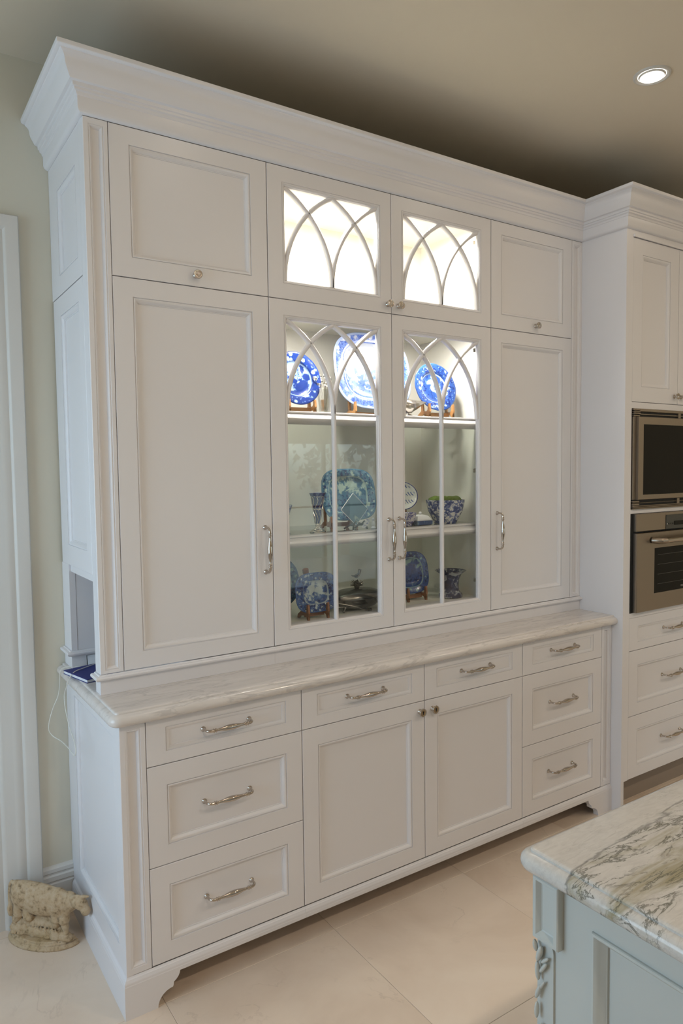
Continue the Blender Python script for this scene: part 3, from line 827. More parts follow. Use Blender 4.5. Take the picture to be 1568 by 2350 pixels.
# drawers and doors
drawer(bl, L1, L2, Z2, KB, mt=.029, mb=.038, flat=True, pull=(.3300, .7965), lab='shallow top drawer')
drawer(bl, L1, L2, Z1, Z2, pull=(.3300, .5715), lab='deep middle drawer')
drawer(bl, L1, L2, Z0, Z1, pull=(.3300, .2720), lab='deep bottom drawer')
drawer(bc, L2, L3, Z2, KB, mt=.029, mb=.038, flat=True, pull=(.8550, .7985), lab='shallow drawer over the left door')
drawer(bc, L3, L4, Z2, KB, mt=.029, mb=.038, flat=True, pull=(1.3830, .7985), lab='shallow drawer over the right door')
for a, b, kx, lab in ((L2, L3, 1.0935, 'left door with a keyhole knob'), (L3, L4, 1.1545, 'right door with a keyhole knob')):
    d = door(bc, a, b, Z0, Z2, YL, mt=.0605, mb=.0575); d['label'] = lab
    hw(KNOBL, 'lock_knob', d, kx, YL, .6835)
    bm = bmesh.new(); lathe(bm, [(.0108, 0), (.0108, .0006), (.00001, .0008)], 'Y-', 20, (kx, YL - .0212, .6835)); mk('escutcheon', bm, 'brass', d)
    bm = bmesh.new(); box(bm, kx - .0016, kx + .0016, YL - .0232, YL - .0216, .6775, .6875); lathe(bm, [(.0030, .0216), (.0030, .0232)], 'Y-', 12, (kx, YL, .6870)); mk('keyhole', bm, 'hole', d)
drawer(br, L4, L5, Z2, KB, mt=.029, mb=.038, flat=True, pull=(1.8950, .8020), lab='shallow top drawer')
drawer(br, L4, L5, Z1 + .004, Z2, pull=(1.8940, .5770), lab='deep middle drawer')
drawer(br, L4, L5, Z0, Z1 + .004, pull=(1.8880, .2780), lab='deep bottom drawer')

# ------------------------------------------------------------------ countertop of the hutch
EDGE = [(0.0, .8605), (0.0120, .8605), (0.0200, .8620), (0.0270, .8670), (0.0305, .8740), (0.0305, .8810), (0.0275, .8880), (0.0220, .8930), (0.0140, .8955), (0.0120, .8960), (0.0118, .8990), (0.0100, .9013), (0.0070, .9020), (0.0, .9020)]
bm = bmesh.new()
CXa, CYa = X0, YL
rc = .012
path = [(CXa, CAB_Y, -1, 0)]
for k in range(0, 7):
    a = k / 6 * PI / 2
    path.append((CXa, CYa, -math.cos(a), -math.sin(a)))
path.append((X6 - .0005, CYa, 0, -1))
run_profile(bm, path, EDGE)
box(bm, X0, X6 - .0006, YL, CAB_Y, .8605, .9020)
ct = tag(mk('countertop', bm, 'quartz', smooth=40), 'polished pale stone countertop with a rounded edge on the hutch base', 'countertop')

# ------------------------------------------------------------------ tall oven cabinet
oc = thing('oven_cabinet', 'tall white built-in cabinet holding the microwave and oven at the right edge', 'cabinet', (X6, YT, 0), 'white cabinets of the hutch')
TA, TB = 2.2690, 2.9710
bm = bmesh.new()
box(bm, X6, X6 + .020, YT, CAB_Y, 0.0, ZT)             # left side
box(bm, TX1 - .02, TX1, YT, CAB_Y, 0.0, ZT)
box(bm, X6 + .02, TA, YT, YT + .02, .1430, ZT); box(bm, TB, TX1 - .02, YT, YT + .02, .1430, ZT)
box(bm, TA, TB, YT, YT + .02, 2.574, ZT)
box(bm, TA, TB, YT, YT + .02, 1.8285, 1.8555)
box(bm, TA, TB, YT, YT + .02, 1.3600, 1.3780)
box(bm, TA, TB, YT, YT + .02, .8880, .9100)
box(bm, X6 + .02, TX1 - .02, YT + .022, YT + .04, .1430, .8880); box(bm, X6 + .02, TX1 - .02, YT + .022, YT + .04, 1.8555, 2.574)
box(bm, X6 + .02, TX1 - .02, CAB_Y - .02, CAB_Y, .0, ZT)
box(bm, X6 + .02, TX1 - .02, YT + .04, CAB_Y - .02, .1430, .1600)
mk('body', bm, 'cab', oc)
bm = bmesh.new(); extrude_poly(bm, [(TA, 2.570), (TB, 2.570), (TB, 2.582), (TA, 2.582)], FRONT(YT - .008), 0, .008); mk('door_rail', bm, 'cab', oc)
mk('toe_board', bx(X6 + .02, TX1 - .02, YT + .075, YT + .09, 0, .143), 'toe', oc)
XM = 2.6200
for a, b, kx in ((TA, XM, 2.5935), (XM, TB, 2.6465)):
    d = door(oc, a, b, 1.8565, 2.5700, YT, mx=.068, mt=.068, mb=.068); hw(KNOB, 'knob', d, kx, YT, 1.8935)
for z0, z1, mt, mb, flat, pz, lab in ((.7360, .8880, .040, .036, True, .8120, 'shallow top drawer'), (.4340, .7360, .068, .056, False, .5850, 'deep middle drawer'), (.1430, .4340, .066, .054, False, .2900, 'deep bottom drawer')):
    drawer(oc, TA, TB, z0, z1, YT, mx=.066, mt=mt, mb=mb, flat=flat, pull=(2.6200, pz), lab=lab)

# microwave
mw = thing('microwave', 'built-in steel microwave with a dark glass door above the oven', 'microwave', (2.62, YT, 1.378))
bm = bmesh.new(); A, B_ = 2.2745, 2.9655
for (z0, z1, dy) in ((1.8190, 1.8270, .010), (1.8110, 1.8170, .013), (1.8020, 1.8095, .013), (1.7930, 1.8000, .010)):
    box(bm, A, A + .043, YT - dy, YT + .01, z0, z1, .0015); box(bm, B_ - .043, B_, YT - dy, YT + .01, z0, z1, .0015)
for (z0, z1) in ((1.8145, 1.8270),): box(bm, A + .043, B_ - .043, YT - .010, YT + .01, z0, z1, .0015)
box(bm, A + .043, B_ - .043, YT - .010, YT + .01, 1.8015, 1.8045); box(bm, A, A + .021, YT - .006, YT + .01, 1.4230, 1.7915); box(bm, B_ - .021, B_, YT - .006, YT + .01, 1.4230, 1.7915)
box(bm, 2.610, 2.630, YT - .012, YT + .01, 1.7930, 1.8150); box(bm, 2.610, 2.630, YT - .012, YT + .01, 1.3965, 1.4200)
for z0, z1 in ((1.3790, 1.3840), (1.3855, 1.3900), (1.3915, 1.3960), (1.4060, 1.4090)): box(bm, A, B_, YT - .010, YT + .01, z0, z1, .001)
for z0 in (1.3975, 1.4105): box(bm, A, A + .043, YT - .011, YT + .01, z0, z0 + .007, .001)
mk('frame', bm, 'steel', mw)
mk('vent', bx(A + .002, B_ - .002, YT - .002, YT + .2, 1.3790, 1.8265), 'vent', mw)
md = frame('door', FRONT(YT - .020), mw, (A + .0215, B_ - .0215, 1.4220, 1.7915), (2.3300, 2.9100, 1.4440, 1.7580), .018, .002, 'steel')
mk('window', bx(2.3295, 2.9105, YT - .018, YT - .004, 1.4435, 1.7585), 'black_glass', md)

# wall oven
wo = thing('wall_oven', 'built-in stainless steel oven with a bar handle below the microwave', 'oven', (2.62, YT, .910))
mk('housing', bx(2.2710, 2.9690, YT - .001, YT + .3, .9105, 1.3595), 'vent', wo)
mk('control_panel', bx(2.2890, 2.9510, YT - .018, YT, 1.2790, 1.3580, .0015), 'steel', wo)
cp = mk('display', bx(2.5120, 2.7500, YT - .0205, YT - .0181, 1.2795, 1.3460, .0004), 'grey_glass', wo)
for kx in (2.5190, 2.5340, 2.5490, 2.5640):
    bm = bmesh.new(); lathe(bm, [(.0035, 0), (.0035, .0012), (.00001, .0014)], 'Y-', 12, (kx, YT - .0206, 1.3040)); mk('button', bm, 'print' if kx == 2.5190 else 'hole', cp)
bm = bmesh.new(); box(bm, 2.5740, 2.6480, YT - .0222, YT - .0206, 1.2960, 1.3150, .0008); mk('clock', bm, 'black_glass', cp)
od = frame('oven_door', FRONT(YT - .022), wo, (2.2890, 2.9510, .9130, 1.2710), (2.4210, 2.8190, .9900, 1.1980), .020, .002, 'steel')
ow = mk('window', bx(2.4205, 2.8195, YT - .020, YT - .006, .9895, 1.1985), 'black_glass', od)
for rz in (1.03, 1.075, 1.12, 1.165): mk('rack', bx(2.4500, 2.7900, YT - .0206, YT - .0202, rz, rz + .0012), 'rack', od)
# bar handle with two brackets
bm = bmesh.new(); sweep(bm, [(2.4400, YT - .066, 1.2350), (2.8000, YT - .066, 1.2350)], .0115, 20); mk('handle', bm, 'nickel', od, smooth=40)
for hx in (2.412, 2.828):
    bm = bmesh.new(); s_ = 1 if hx < 2.6 else -1
    sweep(bm, [(hx - s_ * .010, YT - .023, 1.235), (hx - s_ * .004, YT - .045, 1.235), (hx + s_ * .006, YT - .060, 1.235), (hx + s_ * .030, YT - .066, 1.235)], [.014, .0150, .0150, .0135], 16); mk('handle_bracket', bm, 'steel', od, smooth=40)
cu = bpy.data.curves.new('brand_text', 'FONT'); cu.body = 'WOLF'; cu.size = .0145; cu.extrude = .0001; cu.align_x = 'CENTER'
to = bpy.data.objects.new('brand_text_tmp', cu); COL.objects.link(to)
bpy.context.view_layer.update()
tm = bpy.data.meshes.new_from_object(to.evaluated_get(bpy.context.evaluated_depsgraph_get()))
bpy.data.objects.remove(to)
bm = bmesh.new(); bm.from_mesh(tm); bmesh.ops.transform(bm, matrix=Matrix.Translation((2.6570, YT - .0203, 1.0000)) @ Matrix.Rotation(PI / 2, 4, 'X'), verts=bm.verts)
mk('lettering', bm, 'print', od)

# ------------------------------------------------------------------ island
IXF, IYF = 0.3980, -1.3420        # left face and far face of the body
isl = thing('kitchen_island', 'pale grey-green painted kitchen island with panelled end and carved corner post', 'island', (IXF, IYF, 0))
ITX = 2.6; IYN = -2.45
Pi = (IYN + .20, -1.4530, 0.20, 0.8140)
bm = bmesh.new(); F = LEFT(IXF)
loops(bm, F, [(IYN, IYF - .002, 0.0, .8605, .02), (IYN, IYF - .002, 0.0, .8605, 0), (*Pi, 0), (*Pi, .022)])
box(bm, IXF + .0205, ITX, IYN, IYF - .002, 0.0, .8600); mk('body', bm, 'island', isl)
PROF2 = [(0, -.0035), (.0012, -.0052), (.0050, -.0058), (.0085, -.0030), (.0110, .0010), (.0150, .0050), (.0180, .0095), (.0200, .0110), (.0205, .0150)]
bm = bmesh.new(); loops(bm, F, [(*Pi, 0)] + [(*ins(Pi, i), d) for i, d in PROF2]); mk('molding', bm, 'island', isl, smooth=35)
bm = bmesh.new(); q = ins(Pi, .0195); loops(bm, F, [(*q, .019), (*q, .0150)], True, True); mk('panel', bm, 'island', isl)
# far side facing the hutch: two plain panels
# corner post: cap block, pilaster with arched sunk panel, carved leaf
post = mk('corner_block', None or (lambda b: (loops(b, LEFT(IXF - .016), [(-1.3935, IYF + .004, .7480, .8605, .016), (-1.3935, IYF + .004, .7480, .8605, .0022), (-1.3917, IYF + .0022, .7498, .8585, .0), (-1.3850, IYF - .0040, .7560, .8540, 0), (-1.3835, IYF - .0055, .7575, .8525, .0020), (-1.3790, IYF - .0100, .7625, .8480, .0085), (-1.3770, IYF - .0120, .7650, .8460, .0095)], cap_last=True), b)[1])(bmesh.new()), 'island', isl)
bm = bmesh.new()                                                   # pilaster shaft with arched outline
a0, a1 = -1.3760, IYF + .001
arch = [(a0, 0.02), (a1, 0.02), (a1, .7480), (a0 + .018, .7480)]
for k in range(1, 7):
    an = k / 6 * PI / 2; arch.append((a0 + .018 * (1 - math.sin(an)), .7300 + .018 * math.cos(an) - .0))
extrude_poly(bm, arch, LEFT(IXF - .0045), 0, .0046); mk('pilaster', bm, 'island', isl)
# carved acanthus leaf under the cap block
leafm = bmesh.new()
def blob(bm, c, r, rot=0.0, sub=2, k=1.0):
    r = tuple(x * k for x in r)
    res = bmesh.ops.create_icosphere(bm, subdivisions=sub, radius=1.0)
    R = Matrix.Rotation(rot, 3, 'X')
    for v in res['verts']:
        p = Vector((v.co.x * r[0], v.co.y * r[1], v.co.z * r[2])); v.co = R @ p + Vector(c)
xc = IXF - .006
blob(leafm, (xc - .006, -1.3520, .722), (.010, .007, .024), .25, k=.72)
blob(leafm, (xc - .007, -1.3490, .690), (.0085, .0055, .024), -.1, k=.72)
blob(leafm, (xc - .006, -1.3600, .700), (.006, .0050, .020), .55, k=.72)
blob(leafm, (xc - .005, -1.3630, .715), (.005, .0045, .016), .75, k=.72)
blob(leafm, (xc - .007, -1.3500, .652), (.0075, .0055, .022), .3, k=.72)
blob(leafm, (xc - .005, -1.3560, .665), (.005, .0040, .018), .5, k=.72)
blob(leafm, (xc - .008, -1.3480, .618), (.0075, .0050, .022), .0, k=.72)
blob(leafm, (xc - .006, -1.3520, .585), (.0060, .0050, .020), .35, k=.72)
blob(leafm, (xc - .009, -1.3450, .735), (.008, .0040, .014), -.3, k=.72)
mk('carved_leaf', leafm, 'island', isl, smooth='all')
# island stone top
bm = bmesh.new()
EI = [(0.0, .8610), (0.0100, .8610), (0.0180, .8622), (0.0250, .8665), (0.0290, .8730), (0.0300, .8790), (0.0285, .8860), (0.0235, .8920), (0.0160, .8948), (0.0125, .8953), (0.0122, .8990), (0.0100, .9012), (0.0070, .9020), (0.0, .9020)]
TXi, TYi = IXF + .002, -1.3350
path = [(TXi, IYN, -1, 0)]
for k in range(0, 9):
    a = k / 8 * PI / 2
    path.append((TXi, TYi, -math.cos(a), math.sin(a)))
path += [(ITX, TYi, 0, 1)]
run_profile(bm, path, EI)
box(bm, TXi, ITX, IYN, TYi, .8610, .9020)
tag(mk('island_top', bm, 'marble', smooth=40), 'thick marble island top with grey-green veining, bottom right corner', 'countertop')

# ------------------------------------------------------------------ things on the display shelves
def plate_mesh(a, b, n, dep=.016, N=72, scallop=0.0, rimf=.66):
    bm = bmesh.new(); rings = []
    prof = [(0.02, 0), (rimf * .6, 0), (rimf * .88, 0), (rimf * .97, -dep * .35), (rimf * 1.02, -dep * .6), (rimf * 1.10, -dep * .72), (.93, -dep * .95), (.985, -dep), (1.0, -dep * .92),
            (.985, -dep * .72), (rimf * 1.08, -dep * .30), (rimf * .95, dep * .25), (rimf * .6, dep * .25), (.02, dep * .25)]
    for f, y in prof:
        ring = []
        for k in range(N):
            th = 2 * PI * k / N; c, s = math.cos(th), math.sin(th)
            r = (abs(c) ** n + abs(s) ** n) ** (-1.0 / n)
            w = 1 + (scallop * math.cos(12 * th) if f > .9 else 0)
            ring.append(bm.verts.new((a * f * r * c * w, y, b * f * r * s * w)))
        rings.append(ring)
    for r0, r1 in zip(rings, rings[1:]):
        for k in range(N): bm.faces.new((r0[k], r0[(k + 1) % N], r1[(k + 1) % N], r1[k]))
    bm.faces.new(rings[0]); bm.faces.new(rings[-1][::-1])
    return bm

def plate(name, label, cx, y, zbot, a, b, n, mat, tilt=14, yaw=0, cat='plate', scallop=0.0, rimf=.66, group=None, dep=.016):
    """leaning back: bottom edge rests at zbot"""
    t = math.radians(tilt)
    bm = plate_mesh(a, b, n, scallop=scallop, rimf=rimf, dep=dep)
    bmesh.ops.recalc_face_normals(bm, faces=bm.faces)
    me = bpy.data.meshes.new(name); bm.to_mesh(me); bm.free(); me.materials.append(mat)
    for p in me.polygons: p.use_smooth = True
    o = bpy.data.objects.new(name, me); COL.objects.link(o)
    o.rotation_euler = (-t, 0, math.radians(yaw))
    o.location = (cx, y + b * math.sin(t), zbot + b * math.cos(t))
    return tag(o, label, cat, group)

def stand(label, cx, y, z, w, h, mat='oak', back=.07, yaw=0, arm=.035):
    """easel: two curved cheeks with hooks, a cross bar and a back leg"""
    t = thing('plate_stand', label, 'plate stand', (cx, y, z), 'wooden plate stands', local=True)
    t.rotation_euler = (0, 0, math.radians(yaw))
    def cheek(x):
        out = [(-.030, 0), (-.022, 0), (-.016, .012), (-.006, .016), (.030, .010), (.040, 0), (.050, 0), (.046, .014), (.022, .030), (.026, h), (.018, h + .004), (.010, .030), (-.010, .026), (-.018, .034), (-.020, .034 + arm * .45), (-.028, .034 + arm * .5), (-.032, .026), (-.026, .012)]
        bm = bmesh.new(); extrude_poly(bm, out, lambda a, b, d: Vector((x + d, a, b)), -.004, .004)
        bmesh.ops.triangulate(bm, faces=[f for f in bm.faces if len(f.verts) > 4]); return bm
    for sx in (-w / 2, w / 2): mk('cheek', cheek(sx), mat, t, keep=True)
    mk('crossbar', bx(-w / 2, w / 2, .000, .008, .008, .024, .001), mat, t, keep=True)
    bm = bmesh.new(); sweep(bm, [(0, .008, .016), (0, .030, .016), (0, back, .004)], [.006, .006, .005], 6); mk('back_leg', bm, mat, t, keep=True)
    return t

SZ1, SZ2, SZ3 = 1.7823, 1.3391, 1.0211
DKB, MDB, LTB = (0.012, 0.035, 0.22), (0.055, 0.135, 0.50), (0.72, 0.80, 0.90)
# top lit shelf
stand('honey oak stand under the blue plate at the left of the top shelf', .792, .150, SZ1, .11, .09)
plate('plate', 'deep blue floral plate at the left end of the top shelf', .790, .148, SZ1 + .029, .103, .103, 2, blueware('blue_floral_a', .103, .103, 2, DKB, (0.008, 0.032, 0.19), (0.34, 0.52, 0.82), .63, 36, .46, .35, 3.1), 12, group='blue and white plates')
stand('honey oak stand under the big white platter on the top shelf', 1.165, .235, SZ1, .15, .10, arm=.06)
plate('platter', 'very large white platter with a pale blue scene on the top shelf', 1.208, .232, SZ1 + .034, .194, .162, 2.9, blueware('pale_scene', .194, .162, 2.9, (0.03, 0.08, 0.40), (0.13, 0.23, 0.62), (0.64, 0.68, 0.78), .72, 30, .50, .35, 7.7, edge=(0.45, 0.55, 0.80)), 10, group='blue and white plates', rimf=.72)
stand('honey oak stand under the scalloped plate at the right of the top shelf', 1.450, .125, SZ1, .13, .09, arm=.05)
plate('plate', 'bright blue scalloped plate with white flowers at the right of the top shelf', 1.446, .122, SZ1 + .028, .112, .103, 2, blueware('blue_floral_b', .112, .103, 2, (0.006, 0.020, 0.16), (0.028, 0.085, 0.33), (0.46, 0.62, 0.86), .60, 36, .40, .45, 1.3), 12, scallop=.006, group='blue and white plates')
# crystal vase with silver flowers
cv = thing('crystal_vase', 'small cut crystal vase on the top shelf', 'vase', (.905, .150, SZ1), local=True)
bm = bmesh.new(); n_ = 20; rings = []
for r, h in ((.020, 0), (.022, .004), (.019, .012), (.021, .030), (.025, .070), (.030, .100), (.028, .100), (.023, .070), (.018, .030), (.012, .014)):
    rings.append([bm.verts.new((math.cos(2 * PI * k / n_) * r * (1 + .06 * (k % 2)), math.sin(2 * PI * k / n_) * r * (1 + .06 * (k % 2)), h)) for k in range(n_)])
for a, b in zip(rings, rings[1:]):
    for k in range(n_): bm.faces.new((a[k], a[(k + 1) % n_], b[(k + 1) % n_], b[k]))
bm.faces.new(rings[0]); bm.faces.new(rings[-1]); mk('bowl', bm, 'crystal', cv, keep=True)
fl = thing('silver_flowers', 'bunch of small silver flowers standing in the crystal vase', 'ornament', (.905, .150, SZ1 + .016), local=True)
bm = bmesh.new(); rr = random.Random(5)
for k in range(9):
    a = 2 * PI * k / 9 + .3; rad = .012 + .026 * rr.random(); top = Vector((math.cos(a) * rad * 1.1, math.sin(a) * rad * .8, .088 + .048 * rr.random()))
    sweep(bm, [(math.cos(a) * .006, math.sin(a) * .006, .004), (math.cos(a) * .013, math.sin(a) * .012, .06), top], .0012, 5)
mk('stems', bm, 'silver', fl, keep=True, smooth=True)
rr = random.Random(5)
for k in range(9):
    a = 2 * PI * k / 9 + .3; rad = .012 + .026 * rr.random(); top = Vector((math.cos(a) * rad * 1.1, math.sin(a) * rad * .8, .088 + .048 * rr.random()))
    bm = bmesh.new(); blob(bm, top, (.003, .003, .003), 0, 1)
    for p in range(6):
        b = 2 * PI * p / 6; d = Vector((math.cos(b), math.sin(b) * .5, math.sin(b) * .8)).normalized(); s = d.cross(Vector((0, 1, .2))).normalized()
        vs = [bm.verts.new(top + v) for v in (d * .002, d * .007 + s * .003, d * .0115, d * .007 - s * .003)]; f_ = bm.faces.new(vs)
    mk('blossom', bm, 'silver', fl, keep=True)
# silver sauce boat with bird
sb = thing('silver_pourer', 'silver shell pouring vessel with a flower handle on the top shelf', 'ornament', (1.285, .105, SZ1), local=True)
bm = bmesh.new(); lathe(bm, [(.018, 0), (.019, .003), (.013, .006), (.006, .011), (.007, .016), (.016, .022)], 'Z', 20); mk('foot', bm, 'silver', sb, keep=True, smooth=True)
bm = bmesh.new(); rings = []
N_ = 20
for u, ru, rz, zc in ((-.045, .004, .006, .046), (-.036, .018, .020, .044), (-.020, .026, .027, .042), (.000, .027, .026, .043), (.022, .024, .021, .047), (.045, .016, .014, .053), (.065, .009, .008, .058), (.084, .003, .003, .061)):
    rings.append([bm.verts.new((u, math.cos(2 * PI * k / N_) * ru * (1 + .08 * (k % 2)), zc + math.sin(2 * PI * k / N_) * rz * (1 + .08 * (k % 2)))) for k in range(N_)])
for a, b in zip(rings, rings[1:]):
    for k in range(N_): bm.faces.new((a[k], a[(k + 1) % N_], b[(k + 1) % N_], b[k]))
bm.faces.new(rings[0]); bm.faces.new(rings[-1]); mk('bowl', bm, 'silver', sb, keep=True, smooth=True)
bm = bmesh.new()
sweep(bm, smooth_pts([(-.040, 0, .036), (-.058, 0, .048), (-.056, 0, .070), (-.036, 0, .078), (-.020, 0, .070)]), .0030, 8)
for k in range(8):
    a = 2 * PI * k / 8; c = Vector((-.030, 0, .082)); d = Vector((math.cos(a), .2 * math.sin(a * 2), math.sin(a))); s = Vector((-math.sin(a), 0, math.cos(a)))
    vs = [bm.verts.new(c + v + Vector((0, y_, 0))) for y_ in (-.002, .002) for v in (d * .002, d * .012 + s * .005, d * .019, d * .012 - s * .005)]
    bm.faces.new(vs[:4]); bm.faces.new(vs[4:][::-1])
    for q in range(4): bm.faces.new((vs[q], vs[(q + 1) % 4], vs[4 + (q + 1) % 4], vs[4 + q]))
blob(bm, (-.030, -.003, .082), (.005, .005, .005)); mk('handle', bm, 'silver', sb, keep=True, smooth=50)

# middle shelf
def lathe_thing(name, label, cat, prof, loc, mat, n=32, group=None, smooth=35):
    bm = bmesh.new(); lathe(bm, prof, 'Z', n); bmesh.ops.recalc_face_normals(bm, faces=bm.faces)
    me = bpy.data.meshes.new(name); bm.to_mesh(me); bm.free(); me.materials.append(MATS[mat] if isinstance(mat, str) else mat)
    for p in me.polygons: p.use_smooth = True
    me.set_sharp_from_angle(angle=math.radians(smooth))
    o = bpy.data.objects.new(name, me); COL.objects.link(o); o.location = loc
    return tag(o, label, cat, group)
POT = pottery('blue_white_pottery', (0.02, 0.04, 0.16), (0.10, 0.15, 0.36), (0.66, 0.66, 0.64), 55, .47)
lathe_thing('vase', 'blue and white flared vase half hidden at the left end of the middle shelf', 'vase', [(.026, 0), (.028, .004), (.014, .020), (.012, .036), (.022, .060), (.036, .108), (.034, .108), (.019, .060), (.008, .036), (.0001, .034)], (.693, .11, SZ2), POT)
vz = thing('bud_vase', 'slender cobalt glass trumpet vase in a silver openwork holder on the middle shelf', 'vase', (.832, .092, SZ2), local=True)
bm = bmesh.new(); lathe(bm, [(.0305, 0), (.0315, .003), (.030, .006), (.023, .009), (.022, .012), (.012, .018), (.0085, .024), (.0110, .028), (.0085, .032), (.0095, .036)], 'Z', 32); mk('foot', bm, 'silver', vz, keep=True, smooth=35)
bm = bmesh.new(); lathe(bm, [(.0080, .033), (.0130, .060), (.0185, .100), (.0225, .128), (.0300, .146), (.0310, .1480), (.0285, .1470), (.0205, .128), (.0165, .100), (.0100, .060), (.0001, .045)], 'Z', 32); mk('glass_liner', bm, 'cobalt', vz, keep=True, smooth=True)
for k in range(8):
    bm = bmesh.new(); pts = []
    for q in range(13):
        h = .034 + q / 12 * .104; R_ = .0095 + (h - .034) / .104 * .0148 + .0008
        a = 2 * PI * k / 8 + (.34 * math.sin(q / 12 * 3 * PI)); pts.append((math.cos(a) * R_, math.sin(a) * R_, h))
    sweep(bm, pts, .0013, 5); mk('silver_strand', bm, 'silver', vz, keep=True, smooth=True)
for h, R_ in ((.088, .0180), (.136, .0247)):
    bm = bmesh.new(); sweep(bm, [(math.cos(2 * PI * q / 24) * R_, math.sin(2 * PI * q / 24) * R_, h + .002 * math.cos(8 * PI * q / 24 * 2)) for q in range(25)], .0015, 5, caps=False); mk('silver_band', bm, 'silver', vz, keep=True, smooth=True)

stand('walnut stand behind the small diamond tile on the middle shelf', 1.005, .200, SZ2, .12, .09, 'walnut')
plate('platter', 'teal blue platter with a green landscape on the middle shelf', 1.050, .198, SZ2 + .028, .130, .105, 3.4, blueware('teal_scene', .130, .105, 3.4, (0.015, 0.045, 0.16), (0.05, 0.17, 0.30), (0.42, 0.56, 0.52), .70, 42, .44, .4, 5.5), 10, rimf=.70, group='blue and white plates')
# diamond tile on black easel
dt_ = thing('decorative_tile', 'small square blue landscape tile standing on its corner on the middle shelf', 'tile', (1.022, .112, SZ2 + .002), local=True); dt_.rotation_euler = (-.16, 0, 0)
TILEM = blueware('tile_scene', .062, .062, 1, (0.02, 0.05, 0.13), (0.08, 0.17, 0.24), (0.34, 0.44, 0.40), .90, 60, .48, .2, 9.2, whiteband=False)
bm = bmesh.new(); extrude_poly(bm, [(0, -.062), (.062, 0), (0, .062), (-.062, 0)], lambda a, b, d: Vector((a, d, b + .078)), 0, .007); mk('face', bm, TILEM, dt_, keep=True)
bm = bmesh.new()
for p, q in (((0, -.062), (.062, 0)), ((.062, 0), (0, .062)), ((0, .062), (-.062, 0)), ((-.062, 0), (0, -.062))):
    sweep(bm, [(p[0], .002, p[1] + .078), (q[0], .002, q[1] + .078)], .0022, 6)
mk('rim', bm, 'paper', dt_, keep=True, smooth=True)
te = thing('tile_easel', 'small black easel holding the diamond tile', 'plate stand', (1.022, .108, SZ2), 'small black easels', local=True)
bm = bmesh.new()
for sx in (-1, 1):
    sweep(bm, smooth_pts([(sx * .034, -.022, .003), (sx * .026, -.012, .018), (sx * .014, .012, .026), (sx * .006, .020, .060)]), [.0040] * 19, 6)
    sweep(bm, smooth_pts([(sx * .026, -.012, .018), (sx * .022, .02, .016), (sx * .026, .052, .003)]), .0035, 6)
    sweep(bm, [(sx * .020, -.006, .024), (sx * .020, -.020, .034)], .0030, 6)
sweep(bm, [(-.026, .010, .020), (.026, .010, .020)], .003, 6)
mk('frame', bm, 'darkwood', te, keep=True, smooth=True)
CARD = pottery('card_print', (0.03, 0.06, 0.22), (0.16, 0.22, 0.42), (0.70, 0.72, 0.74), 90, .55, 2.0)
cd = mk('card', (lambda b: extrude_poly(b, [(1.020, 1.350), (1.036, 1.344), (1.062, 1.376), (1.046, 1.384)], FRONT(.075), 0, .002))(bmesh.new()), CARD)
tag(cd, 'little blue and white card propped against the black easel', 'card')
fg = thing('figurine', 'tiny white figurine beside the diamond tile, partly behind the door frame', 'figurine', (1.108, .120, SZ2), local=True)
bm = bmesh.new(); lathe(bm, [(.010, 0), (.010, .003), (.0055, .008), (.0075, .016), (.0060, .024), (.0035, .029), (.0055, .034), (.0050, .039), (.0001, .042)], 'Z', 16); mk('figure', bm, 'paper', fg, keep=True, smooth=True)

# oval plate with leaf sprays
def leaf_mat():
    t = NT('leaf_spray_ware'); o = t.obj(); s = t.n('SeparateXYZ', {0: o})
    r = t.math('POWER', t.math('ADD', t.math('POWER', t.math('DIVIDE', s.outputs[0], .084), 2.0), t.math('POWER', t.math('DIVIDE', s.outputs[2], .060), 2.0)), .5)
    bands = t.math('SINE', t.math('MULTIPLY', s.outputs[2], 190.0)); bands = t.step(bands, -.2, .35)
    ang = t.math('ADD', t.math('MULTIPLY', s.outputs[0], 420.0), t.math('MULTIPLY', t.math('ABSOLUTE', t.math('SINE', t.math('MULTIPLY', s.outputs[2], 95.0))), 5.0))
    lv = t.step(t.math('SINE', ang), .25, .6)
    gap = t.step(t.noise(o, 26, 2), .40, .50)
    m = t.math('MULTIPLY', t.math('MULTIPLY', bands, lv), gap)
    m = t.math('MULTIPLY', m, t.math('SUBTRACT', 1.0, t.step(r, .80, .86), clamp=True))
    c = t.mix(m, (0.60, 0.62, 0.60, 1), (0.04, 0.09, 0.30, 1))
    ed = t.math('MULTIPLY', t.step(r, .93, .95), 1.0)
    c = t.mix(ed, c, (0.03, 0.05, 0.22, 1)); t.bsdf(Base_Color=c, Roughness=.16); return t.m
stand('walnut stand under the oval leaf plate on the middle shelf', 1.318, .205, SZ2, .07, .08, 'walnut')
plate('plate', 'white oval plate with blue leaf sprays behind the middle shelf bowls', 1.322, .200, SZ2 + .060, .084, .060, 2, leaf_mat(), 9, rimf=.8, group='blue and white plates', dep=.008)
lathe_thing('bowl', 'small blue rimmed bowl at the left of the right middle shelf', 'bowl', [(.022, 0), (.024, .004), (.022, .008), (.034, .022), (.041, .050), (.042, .055), (.039, .055), (.031, .024), (.0001, .012)], (1.272, .115, SZ2), pottery('small_bowl_ware', (0.03, 0.04, 0.18), (0.16, 0.16, 0.36), (0.60, 0.58, 0.60), 70, .50, 4.0))
bd = thing('butter_dish', 'small lidded white dish with a deep blue base between the two bowls', 'dish', (1.350, .120, SZ2), local=True)
bm = bmesh.new(); loops(bm, lambda a, b, d: Vector((a, b, d)), [(-.036, .036, -.026, .026, 0), (-.040, .040, -.030, .030, .003), (-.041, .041, -.031, .031, .018), (-.038, .038, -.028, .028, .019)], True, True)
